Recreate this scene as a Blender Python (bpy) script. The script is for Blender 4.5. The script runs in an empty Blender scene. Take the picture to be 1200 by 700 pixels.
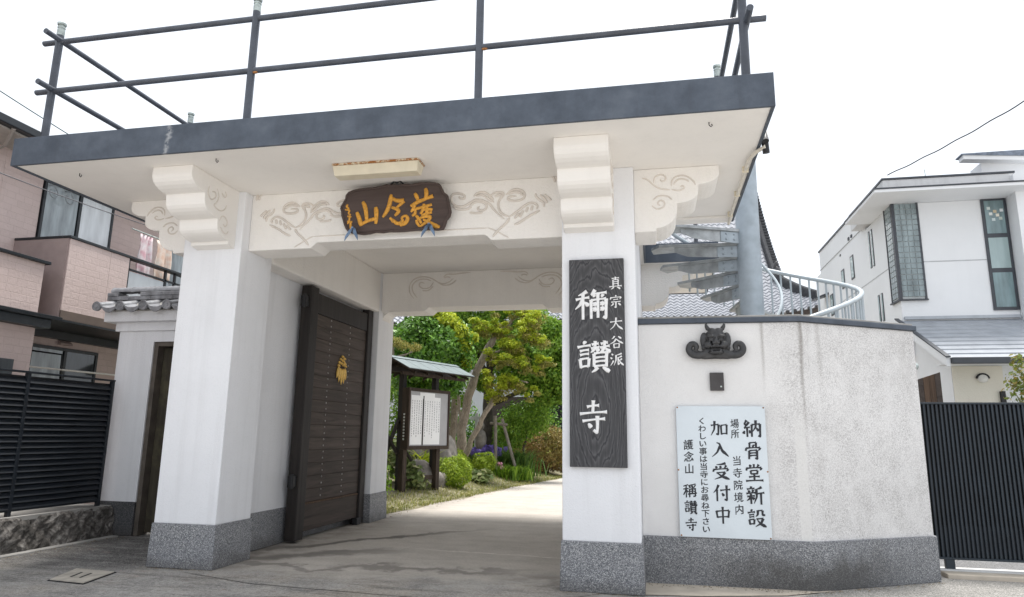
import bpy, bmesh, math, random
import numpy as np
from mathutils import Vector, Matrix

random.seed(7)
rng = np.random.default_rng(7)
R = math.radians
PI = math.pi
scn = bpy.context.scene
COL = scn.collection

# ------------------------------------------------------------------ camera
cam_d = bpy.data.cameras.new("camera")
cam = bpy.data.objects.new("camera", cam_d)
COL.objects.link(cam)
yaw, pitch, roll = R(-11.6828), R(11.2792), R(0.7374)
fw = Vector((math.sin(yaw) * math.cos(pitch), math.cos(yaw) * math.cos(pitch), math.sin(pitch)))
rt = Vector((math.cos(yaw), -math.sin(yaw), 0))
up = rt.cross(fw)
rt2 = math.cos(roll) * rt + math.sin(roll) * up
up2 = -math.sin(roll) * rt + math.cos(roll) * up
M = Matrix((rt2, up2, -fw)).transposed().to_4x4()
M.translation = Vector((0, 0, 1.554))
cam.matrix_world = M
cam_d.sensor_fit = 'HORIZONTAL'
cam_d.sensor_width = 36
cam_d.lens = 802.0 / 1200 * 36
cam_d.clip_end = 2000
scn.camera = cam

# ------------------------------------------------------------------ light
SUN_EL, SUN_AZ = R(75), R(30)           # high, behind the gate: a bright overcast day with soft light
w = bpy.data.worlds.new("World")
scn.world = w
w.use_nodes = True
nt = w.node_tree
nt.nodes.clear()
wo = nt.nodes.new("ShaderNodeOutputWorld")
bg = nt.nodes.new("ShaderNodeBackground")
sky = nt.nodes.new("ShaderNodeTexSky")
sky.sky_type = 'NISHITA'
sky.sun_disc = False
sky.sun_elevation = SUN_EL
sky.sun_rotation = SUN_AZ
tc = nt.nodes.new("ShaderNodeTexCoord")
nz = nt.nodes.new("ShaderNodeTexNoise")
nz.inputs["Scale"].default_value = 2.2
nz.inputs["Detail"].default_value = 5
rp = nt.nodes.new("ShaderNodeMapRange")
rp.inputs["From Min"].default_value = 0.35
rp.inputs["From Max"].default_value = 0.65
rp.inputs["To Min"].default_value = 8.3
rp.inputs["To Max"].default_value = 9.3
cl = nt.nodes.new("ShaderNodeVectorMath")
cl.operation = 'SCALE'
cl.inputs[0].default_value = (0.945, 0.99, 1.06)
mx = nt.nodes.new("ShaderNodeMix")
mx.data_type = 'RGBA'
mx.inputs["Factor"].default_value = 0.94
nt.links.new(tc.outputs["Generated"], nz.inputs["Vector"])
nt.links.new(nz.outputs["Fac"], rp.inputs["Value"])
nt.links.new(rp.outputs["Result"], cl.inputs["Scale"])
nt.links.new(sky.outputs["Color"], mx.inputs["A"])
nt.links.new(cl.outputs["Vector"], mx.inputs["B"])
nt.links.new(mx.outputs["Result"], bg.inputs["Color"])
bg.inputs["Strength"].default_value = 0.05
nt.links.new(bg.outputs["Background"], wo.inputs["Surface"])

sun_d = bpy.data.lights.new("sun", 'SUN')
sun_d.energy = 2.0
sun_d.angle = R(20)
sun_d.color = (1.0, 0.965, 0.92)
sun = bpy.data.objects.new("sun", sun_d)
COL.objects.link(sun)
sdir = Vector((math.sin(SUN_AZ) * math.cos(SUN_EL), math.cos(SUN_AZ) * math.cos(SUN_EL), math.sin(SUN_EL)))
sun.rotation_euler = sdir.to_track_quat('Z', 'Y').to_euler()
sun.location = sdir * 50
scn.view_settings.view_transform = 'Standard'
scn.view_settings.look = 'None'
scn.view_settings.exposure = 1.55
scn.view_settings.gamma = 1
scn.cycles.max_bounces = 12
scn.cycles.diffuse_bounces = 7

# ------------------------------------------------------------------ object helpers
def thing(name, label, cat, loc=(0, 0, 0), group=None):
    o = bpy.data.objects.new(name, None)
    o.empty_display_size = 0.2
    COL.objects.link(o)
    o.location = loc
    o['label'] = label
    o['category'] = cat
    if group: o['group'] = group
    o['_b'] = [float(q) for q in loc]
    return o

def base_of(o):
    return np.array(o['_b']) if o is not None and '_b' in o else np.zeros(3)

def tag(o, label, cat, group=None):
    o['label'] = label
    o['category'] = cat
    if group: o['group'] = group
    return o

def kind(o, k):
    o['kind'] = k
    return o

class MB:
    """collects faces, then becomes one mesh object"""
    def __init__(s):
        s.v = []; s.f = []
    def add(s, vs, fs):
        k = len(s.v)
        s.v.extend([tuple(map(float, p)) for p in vs])
        s.f.extend([tuple(i + k for i in f) for f in fs])
        return s
    def box(s, x0, x1, y0, y1, z0, z1, e=0.0):
        """e: how much wider the foot is than the top"""
        s.add([(x0 - e, y0 - e, z0), (x1 + e, y0 - e, z0), (x1 + e, y1 + e, z0), (x0 - e, y1 + e, z0),
               (x0, y0, z1), (x1, y0, z1), (x1, y1, z1), (x0, y1, z1)],
              [(0, 3, 2, 1), (4, 5, 6, 7), (0, 1, 5, 4), (1, 2, 6, 5), (2, 3, 7, 6), (3, 0, 4, 7)])
        return s
    def obox(s, c, ax, ay, az, hx, hy, hz):
        c = np.array(c, float); ax, ay, az = [np.array(a, float) for a in (ax, ay, az)]
        vs = [c + ax * hx * i + ay * hy * j + az * hz * k for k in (-1, 1) for j, i in ((-1, -1), (-1, 1), (1, 1), (1, -1))]
        s.add(vs, [(0, 3, 2, 1), (4, 5, 6, 7), (0, 1, 5, 4), (1, 2, 6, 5), (2, 3, 7, 6), (3, 0, 4, 7)])
        return s
    def prism(s, poly, ext):
        """poly: list of 3d points (planar), ext: extrusion vector"""
        n = len(poly); e = np.array(ext, float)
        p = [np.array(q, float) for q in poly]
        s.add(p + [q + e for q in p], [tuple(range(n))[::-1], tuple(range(n, 2 * n))] +
              [(i, (i + 1) % n, n + (i + 1) % n, n + i) for i in range(n)])
        return s
    def tube(s, pts, r, n=8, cap=True, squash=None):
        P = [np.array(p, float) for p in pts]
        m = len(P)
        rr = r if hasattr(r, '__len__') else [r] * m
        vs = []; u = None
        for i in range(m):
            t = P[min(i + 1, m - 1)] - P[max(i - 1, 0)]
            t = t / (np.linalg.norm(t) + 1e-12)
            if u is None:
                a = np.array((0, 0, 1.)) if abs(t[2]) < .9 else np.array((1., 0, 0))
                u = np.cross(a, t)
            u = u - t * (u @ t); u /= np.linalg.norm(u) + 1e-12
            w_ = np.cross(t, u)
            for k in range(n):
                a = 2 * PI * k / n
                d = (u * math.cos(a) + w_ * math.sin(a)) * rr[i]
                if squash is not None:
                    ax, q = squash; ax = np.array(ax, float)
                    d = d - ax * (d @ ax) * (1 - q)
                vs.append(P[i] + d)
        fs = [(i * n + k, i * n + (k + 1) % n, (i + 1) * n + (k + 1) % n, (i + 1) * n + k) for i in range(m - 1) for k in range(n)]
        if cap:
            fs += [tuple(range(n))[::-1], tuple(range((m - 1) * n, m * n))]
        s.add(vs, fs)
        return s
    def ell(s, c, r, nu=12, nv=8, rot=None):
        c = np.array(c, float); r = np.array(r if hasattr(r, '__len__') else (r, r, r), float)
        vs = [np.array((0, 0, -1.))] + [np.array((math.cos(2 * PI * k / nu) * math.sin(PI * j / nv), math.sin(2 * PI * k / nu) * math.sin(PI * j / nv), -math.cos(PI * j / nv))) for j in range(1, nv) for k in range(nu)] + [np.array((0, 0, 1.))]
        vs = [v * r for v in vs]
        if rot is not None:
            m3 = np.array(rot); vs = [m3 @ v for v in vs]
        vs = [v + c for v in vs]
        fs = [(0, 1 + (k + 1) % nu, 1 + k) for k in range(nu)]
        for j in range(nv - 2):
            for k in range(nu):
                a = 1 + j * nu; b = a + nu
                fs.append((a + k, a + (k + 1) % nu, b + (k + 1) % nu, b + k))
        a = 1 + (nv - 2) * nu; t = len(vs) - 1
        fs += [(a + k, a + (k + 1) % nu, t) for k in range(nu)]
        s.add(vs, fs)
        return s
    def lathe(s, prof, c, n=12, axis='Z'):
        """prof: (radius, height) list"""
        vs = []; m = len(prof); c = np.array(c, float)
        for r_, h in prof:
            for k in range(n):
                a = 2 * PI * k / n
                x, y = r_ * math.cos(a), r_ * math.sin(a)
                vs.append(c + (np.array((x, y, h)) if axis == 'Z' else np.array((x, h, y)) if axis == 'Y' else np.array((h, x, y))))
        fs = [(i * n + k, i * n + (k + 1) % n, (i + 1) * n + (k + 1) % n, (i + 1) * n + k) for i in range(m - 1) for k in range(n)]
        fs += [tuple(range(n))[::-1], tuple(range((m - 1) * n, m * n))]
        s.add(vs, fs)
        return s
    def mesh(s, name, mat_, smooth=False, off=(0, 0, 0), recalc=True):
        me = bpy.data.meshes.new(name)
        o = np.array(off, float)
        me.from_pydata([tuple(np.array(p) - o) for p in s.v], [], s.f)
        if recalc:
            bm = bmesh.new(); bm.from_mesh(me)
            bmesh.ops.recalc_face_normals(bm, faces=bm.faces)
            bm.to_mesh(me); bm.free()
        if mat_: me.materials.append(mat_)
        if smooth:
            me.polygons.foreach_set("use_smooth", [True] * len(me.polygons))
            if smooth != 'all':
                me.set_sharp_from_angle(angle=R(38))
        me.update()
        return me

def obj(name, mb, mat_, parent=None, smooth=False, bevel=0, recalc=True, seg=2):
    if parent is None:
        a = np.array(mb.v); org = np.array([(a[:, 0].min() + a[:, 0].max()) / 2, (a[:, 1].min() + a[:, 1].max()) / 2, a[:, 2].min()])
    else:
        org = base_of(parent)
    me = mb.mesh(name, mat_, smooth, org, recalc)
    o = bpy.data.objects.new(name, me)
    COL.objects.link(o)
    if parent is None:
        o.location = org
        o['_b'] = [float(q) for q in org]
    else:
        o.parent = parent
        o['_b'] = [float(q) for q in org]
    if bevel:
        b = o.modifiers.new("bevel", 'BEVEL')
        b.width = bevel; b.segments = seg; b.limit_method = 'ANGLE'; b.angle_limit = R(40)
        b.harden_normals = False
    return o

def piece(name, me, parent, loc, rot=(0, 0, 0), scale=(1, 1, 1)):
    """one more of a piece that shares its mesh; loc in world coordinates; parent sits unrotated at its base"""
    o = bpy.data.objects.new(name, me)
    COL.objects.link(o)
    o.parent = parent
    o.location = Vector(loc) - Vector(base_of(parent))
    o.rotation_euler = rot
    o.scale = scale
    return o

def pmesh(name, mb, mat_, smooth=False, bevel=0):
    me = mb.mesh(name, mat_, smooth)
    if bevel:
        bm = bmesh.new(); bm.from_mesh(me)
        es = [e for e in bm.edges if len(e.link_faces) == 2 and e.calc_face_angle(0) > R(40)]
        bmesh.ops.bevel(bm, geom=es, offset=bevel, segments=1, affect='EDGES', profile=.5)
        bm.to_mesh(me); bm.free()
    return me

# ------------------------------------------------------------------ materials
class NT:
    def __init__(s, name):
        s.m = bpy.data.materials.new(name)
        s.m.use_nodes = True
        s.t = s.m.node_tree
        s.p = s.t.nodes["Principled BSDF"]
        s.geo = s.t.nodes.new("ShaderNodeNewGeometry")
        s.tc = s.t.nodes.new("ShaderNodeTexCoord")
    def n(s, typ, **kw):
        nd = s.t.nodes.new(typ)
        for k, v in kw.items():
            setattr(nd, k, v)
        return nd
    def l(s, a, b): s.t.links.new(a, b)
    def vec(s, world=True, scale=(1, 1, 1)):
        mp = s.n("ShaderNodeMapping")
        mp.inputs["Scale"].default_value = scale
        s.l(s.geo.outputs["Position"] if world else s.tc.outputs["Object"], mp.inputs["Vector"])
        return mp.outputs["Vector"]
    def noise(s, vec, scale, detail=4, rough=.55, dist=0):
        nd = s.n("ShaderNodeTexNoise")
        nd.inputs["Scale"].default_value = scale
        nd.inputs["Detail"].default_value = detail
        nd.inputs["Roughness"].default_value = rough
        nd.inputs["Distortion"].default_value = dist
        s.l(vec, nd.inputs["Vector"])
        return nd.outputs["Fac"]
    def ramp(s, fac, stops, interp='LINEAR'):
        nd = s.n("ShaderNodeValToRGB")
        cr = nd.color_ramp
        cr.interpolation = interp
        while len(cr.elements) < len(stops): cr.elements.new(0.5)
        for e, (p, c) in zip(cr.elements, stops):
            e.position = p
            e.color = (*c, 1) if hasattr(c, '__len__') else (c, c, c, 1)
        s.l(fac, nd.inputs["Fac"])
        return nd.outputs["Color"]
    def mix(s, fac, a, b, blend='MIX'):
        nd = s.n("ShaderNodeMix", data_type='RGBA', blend_type=blend)
        for v, k in ((fac, "Factor"), (a, "A"), (b, "B")):
            if hasattr(v, 'is_linked') or hasattr(v, 'node'): s.l(v, nd.inputs[k])
            elif k == "Factor": nd.inputs[k].default_value = v
            else: nd.inputs[k].default_value = (*v, 1) if hasattr(v, '__len__') else (v, v, v, 1)
        return nd.outputs["Result"]
    def math(s, op, a, b=None):
        nd = s.n("ShaderNodeMath", operation=op)
        for i, v in enumerate((a, b)):
            if v is None: continue
            if isinstance(v, (int, float)): nd.inputs[i].default_value = v
            else: s.l(v, nd.inputs[i])
        return nd.outputs[0]
    def mrange(s, v, a, b, c=0., d=1., smooth=False):
        nd = s.n("ShaderNodeMapRange")
        if smooth: nd.interpolation_type = 'SMOOTHSTEP'
        for k, x in (("From Min", a), ("From Max", b), ("To Min", c), ("To Max", d)): nd.inputs[k].default_value = x
        s.l(v, nd.inputs["Value"])
        return nd.outputs["Result"]
    def xyz(s):
        nd = s.n("ShaderNodeSeparateXYZ")
        s.l(s.geo.outputs["Position"], nd.inputs[0])
        return nd.outputs
    def bump(s, h, strength=.3, dist=.01):
        nd = s.n("ShaderNodeBump")
        nd.inputs["Strength"].default_value = strength
        nd.inputs["Distance"].default_value = dist
        s.l(h, nd.inputs["Height"])
        s.l(nd.outputs["Normal"], s.p.inputs["Normal"])
    def col(s, c):
        if hasattr(c, 'node'): s.l(c, s.p.inputs["Base Color"])
        else: s.p.inputs["Base Color"].default_value = (*c, 1)
    def rough(s, v):
        if hasattr(v, 'node'): s.l(v, s.p.inputs["Roughness"])
        else: s.p.inputs["Roughness"].default_value = v

def plain(name, c, rough=.6, var=.12, scale=6, bump=.15, bscale=80, metal=0., world=True):
    t = NT(name)
    v = t.vec(world)
    n1 = t.noise(v, scale, 5)
    lo = tuple(max(0, x * (1 - var)) for x in c); hi = tuple(min(1, x * (1 + var)) for x in c)
    t.col(t.ramp(n1, [(.3, lo), (.7, hi)]))
    t.rough(rough)
    t.p.inputs["Metallic"].default_value = metal
    if bump:
        t.bump(t.noise(v, bscale, 3), bump, .004)
    return t.m

def stucco(name, c, dirt=0.0, coarse=60, bs=.45, dirtcol=(.22, .21, .2)):
    t = NT(name)
    v = t.vec()
    n1 = t.noise(v, 1.3, 5, .6)
    base = t.ramp(n1, [(.3, tuple(x * .95 for x in c)), (.65, c)])
    if dirt:
        st = t.noise(t.vec(True, (7, 7, .35)), 1.0, 6, .65)          # rain streaks
        sm = t.mrange(st, .5, .78, 0, dirt)
        base = t.mix(sm, base, dirtcol)
        sp = t.noise(v, 38, 4, .7)
        base = t.mix(t.mrange(sp, .55, .8, 0, dirt * .8), base, dirtcol)
    t.col(base)
    t.rough(.85)
    t.p.inputs["Specular IOR Level"].default_value = .25
    h = t.noise(v, coarse, 3, .6)
    t.bump(h, bs, .012)
    return t.m

WHITE = stucco("white_stucco", (.83, .84, .865), .12)
SOFFIT = stucco("soffit_paint", (.86, .835, .80), .05, 30, .12)
BEAMW = stucco("beam_stucco", (.86, .835, .80), .08, 42, .8)

# outer wall: stained plaster, dirtier towards its right end, a pale repair strip by the corner
def wall_dirty():
    t = NT("stained_plaster")
    v = t.vec()
    X, Y, Z = t.xyz()
    n1 = t.noise(v, 1.2, 5, .6)
    base = t.ramp(n1, [(.3, (.72, .71, .70)), (.65, (.80, .79, .78))])
    nn = t.noise(v, .9, 4)
    xx = t.math('ADD', X, t.math('MULTIPLY', nn, .9))
    right = t.mrange(xx, 1.35, 2.1, .0, 1., True)
    sp = t.noise(v, 75, 4, .75)
    sp2 = t.noise(v, 4, 6, .7)
    spm = t.math('MULTIPLY', t.mrange(sp, .40, .66, 0, 1), t.mrange(sp2, .3, .65, .3, 1))
    base = t.mix(t.math('MULTIPLY', spm, t.math('ADD', t.math('MULTIPLY', right, .75), .05)), base, (.20, .185, .18))
    st = t.noise(t.vec(True, (2.6, 2.6, .35)), 1.0, 7, .75)
    stm = t.math('MULTIPLY', t.mrange(st, .5, .75, 0, .42), t.math('ADD', t.math('MULTIPLY', right, .75), .06))
    base = t.mix(stm, base, (.3, .28, .26))
    # drip lines below the coping
    wv = t.noise(t.vec(True, (2, 2, .4)), 2.0, 3)
    for xc, wd, sthr, zlo in ((1.205, .035, .55, 1.9), (1.615, .03, .8, 1.2), (1.83, .05, .3, 1.8)):
        dx = t.math('ABSOLUTE', t.math('SUBTRACT', t.math('ADD', X, t.math('MULTIPLY', t.math('SUBTRACT', wv, .5), .1)), xc))
        m = t.math('MULTIPLY', t.mrange(dx, 0, wd, sthr, 0, True), t.mrange(Z, zlo, 2.7, 0, 1, True))
        base = t.mix(t.math('MULTIPLY', m, t.mrange(sp, .3, .6, .5, 1)), base, (.2, .18, .16))
    rep = t.math('MULTIPLY', t.mrange(X, 1.49, 1.5, 0, 1), t.math('MULTIPLY', t.mrange(X, 1.60, 1.61, 1, 0), t.mrange(Z, 1.5, 1.9, .75, 0)))
    base = t.mix(rep, base, (.74, .73, .71))
    t.col(base)
    t.rough(.88)
    t.p.inputs["Specular IOR Level"].default_value = .2
    t.bump(t.noise(v, 70, 3, .6), .5, .01)
    return t.m
WALLD = wall_dirty()

def granite(name, k=1., dirt=False):
    t = NT(name)
    v = t.vec()
    vo = t.n("ShaderNodeTexVoronoi"); vo.inputs["Scale"].default_value = 140
    t.l(v, vo.inputs["Vector"])
    sep = t.n("ShaderNodeSeparateColor"); t.l(vo.outputs["Color"], sep.inputs[0])
    sp = t.ramp(sep.outputs[0], [(0, (.045 * k, .05 * k, .06 * k)), (.35, (.13 * k, .135 * k, .145 * k)), (.75, (.24 * k, .245 * k, .255 * k)), (1, (.46 * k, .46 * k, .455 * k))])
    n2 = t.noise(v, 1.6, 5, .65)
    base = t.mix(t.mrange(n2, .35, .7, 0, .35), sp, (.16 * k, .165 * k, .18 * k))
    if dirt:
        X, Y, Z = t.xyz()
        n3 = t.noise(v, 2.4, 5, .6)
        up_ = t.math('ADD', Z, t.math('MULTIPLY', t.math('SUBTRACT', n3, .5), 1.0))
        dm = t.math('MULTIPLY', t.mrange(up_, .08, .5, .8, .0, True), t.mrange(t.math('ABSOLUTE', t.math('SUBTRACT', X, 1.55)), .4, 1.3, 1, .25, True))
        base = t.mix(dm, base, (.05, .047, .043))
    else:
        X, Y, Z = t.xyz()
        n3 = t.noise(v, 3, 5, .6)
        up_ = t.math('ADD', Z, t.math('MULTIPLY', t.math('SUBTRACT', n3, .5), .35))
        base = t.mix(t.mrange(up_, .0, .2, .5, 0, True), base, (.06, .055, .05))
    t.col(base)
    t.rough(.6)
    t.bump(t.noise(v, 160, 2), .15, .003)
    return t.m
GRAN = granite("granite", 1.25)
GRAND = granite("stained_granite", 1.15, True)

def wood(name, c1, c2, axis='Z', sc=9, rough=.75, wear=None):
    t = NT(name)
    s = {'X': (.6, sc, sc), 'Y': (sc, .6, sc), 'Z': (sc, sc, .6)}[axis]
    v = t.vec(True, s)
    oi = t.n("ShaderNodeObjectInfo")
    ad = t.n("ShaderNodeVectorMath", operation='ADD')
    t.l(v, ad.inputs[0])
    cx = t.n("ShaderNodeCombineXYZ")
    rm = t.math('MULTIPLY', oi.outputs["Random"], 37.0)
    for i in range(3): t.l(rm, cx.inputs[i])
    t.l(cx.outputs[0], ad.inputs[1])
    n1 = t.noise(ad.outputs[0], 1.5, 7, .65, .8)
    base = t.ramp(n1, [(.25, c1), (.7, c2)])
    base = t.mix(t.mrange(oi.outputs["Random"], 0, 1, 0, .35), base, tuple(x * .55 for x in c1))
    if wear:
        n2 = t.noise(t.vec(), 2.3, 5, .65)
        base = t.mix(t.mrange(n2, .5, .75, 0, .5), base, wear)
    t.col(base)
    t.rough(rough)
    t.p.inputs["Specular IOR Level"].default_value = .3
    t.bump(n1, .5, .006)
    return t.m
DOORW = wood("dark_door_wood", (.032, .025, .021), (.12, .094, .08), 'Y', 9, .7, (.06, .045, .04))
POSTW = wood("dark_post_wood", (.014, .012, .011), (.045, .038, .035), 'Z', 10, .6)
BRNW = wood("weathered_brown_wood", (.045, .03, .02), (.17, .11, .075), 'Z', 10, .8)
NOTW = wood("notice_frame_wood", (.025, .018, .013), (.09, .065, .05), 'Z', 10, .8)
PLAQW = wood("plaque_wood", (.058, .041, .036), (.125, .092, .084), 'X', 7, .7)

def board_wood():
    t = NT("charcoal_board_wood")
    v = t.vec(True, (1, 1, .22))
    wv = t.n("ShaderNodeTexWave", wave_type='RINGS', rings_direction='SPHERICAL')
    wv.inputs["Scale"].default_value = 7
    wv.inputs["Distortion"].default_value = 7
    wv.inputs["Detail"].default_value = 4
    wv.inputs["Detail Scale"].default_value = 1.2
    mp = t.n("ShaderNodeMapping"); mp.inputs["Location"].default_value = (.6, -7.2, -.55)
    mp.inputs["Scale"].default_value = (1, 1, .30)
    t.l(t.geo.outputs["Position"], mp.inputs["Vector"])
    t.l(mp.outputs[0], wv.inputs["Vector"])
    fine = t.noise(t.vec(True, (60, 60, 2.5)), 1, 5, .6)
    a = t.ramp(wv.outputs["Fac"], [(.0, (.070, .070, .074)), (.5, (.09, .09, .094)), (.85, (.125, .125, .13)), (1, (.045, .045, .05))])
    base = t.mix(t.mrange(fine, .35, .7, 0, .6), a, (.028, .028, .031))
    t.col(base); t.rough(.7)
    t.p.inputs["Specular IOR Level"].default_value = .3
    t.bump(t.math('ADD', wv.outputs["Fac"], fine), .4, .004)
    return t.m
BOARDW = board_wood()

def fascia_mat():
    t = NT("fascia_paint")
    v = t.vec()
    n = t.noise(v, 3.2, 6, .65)
    c = t.ramp(n, [(.3, (.042, .054, .073)), (.55, (.07, .086, .112)), (.75, (.10, .118, .145))])
    c = t.mix(t.mrange(t.noise(t.vec(True, (9, 9, 1.2)), 1.0, 5, .7), .55, .75, 0, .4), c, (.045, .052, .065))
    X, Y, Z = t.xyz()
    w_ = t.noise(t.vec(True, (1, 1, 5)), 3, 4)
    dx = t.math('ABSOLUTE', t.math('ADD', X, t.math('ADD', 5.15, t.math('MULTIPLY', t.math('SUBTRACT', w_, .5), .14))))
    m = t.math('MULTIPLY', t.mrange(dx, .0, .05, .8, 0, True), t.mrange(t.noise(v, 18, 4, .7), .38, .55, 0, 1))
    c = t.mix(m, c, (.34, .35, .36))
    c = t.mix(t.mrange(t.noise(v, 30, 3, .7), .68, .74, 0, .6), c, (.02, .022, .026))
    t.col(c); t.rough(.6); t.bump(t.noise(v, 30, 3), .2, .004)
    return t.m
FASC = fascia_mat()
RAILM = plain("rail_paint", (.06, .068, .085), .4, .25, 5, .1, 60)
GALV = plain("galvanised_steel", (.36, .41, .45), .5, .14, 5, .1, 50, .25)
TREAD = plain("galvanised_tread_steel", (.36, .38, .39), .5, .25, 7, .15, 40, .3)
RAILG = plain("pale_handrail_paint", (.42, .47, .50), .4, .1, 5, .05, 60)
FINIAL = plain("finial_metal", (.42, .47, .45), .5, .3, 20, .2, 60, .3)
RUST = plain("rusty_steel", (.30, .13, .04), .8, .5, 30, .3, 60)
CREAM = plain("cream_enamel", (.70, .64, .50), .45, .06, 8, .05, 40)
GOLD = plain("gold_leaf", (.80, .52, .13), .38, .2, 25, .2, 60, .1)
GOLDL = plain("gold_paint", (.62, .30, .035), .5, .3, 40, .3, 90, .1)
LETW = plain("white_letter_paint", (.80, .80, .80), .6, .08, 30, .1, 60)
INK = plain("black_ink", (.012, .014, .02), .5, .2, 30, 0)
SIGNW = plain("sign_enamel", (.66, .72, .76), .35, .04, 3, .03, 20)
IRON = plain("black_iron", (.02, .02, .022), .5, .3, 20, .1, 50, .3)
CLIP = plain("blue_steel", (.17, .25, .38), .4, .3, 15, .1, 50, .5)
ALUD = plain("dark_aluminium", (.0075, .0115, .0175), .5, .2, 4, .05, 50)
ALUD2 = plain("slate_aluminium", (.015, .024, .034), .5, .2, 4, .05, 50)
ALUB = plain("black_aluminium", (.006, .007, .009), .5, .2, 4, .05, 50)
TILEK = plain("kawara_tile", (.24, .245, .26), .36, .35, 9, .2, 60)
TILED = plain("dark_kawara_tile", (.045, .046, .05), .5, .35, 9, .2, 60)
ONI = plain("smoked_clay", (.040, .040, .042), .42, .35, 14, .25, 70, .1)
STONE = plain("garden_stone", (.24, .22, .20), .9, .4, 5, .8, 9)
CONC = plain("grey_concrete", (.33, .32, .30), .9, .2, 3, .4, 40)
CONCL = plain("pale_concrete", (.52, .46, .38), .9, .15, 4, .4, 40)
DARKV = plain("dark_interior", (.012, .012, .013), .9, .2, 3, 0)
CABLE = plain("cable_rubber", (.02, .02, .022), .6, .1, 3, 0)

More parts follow.
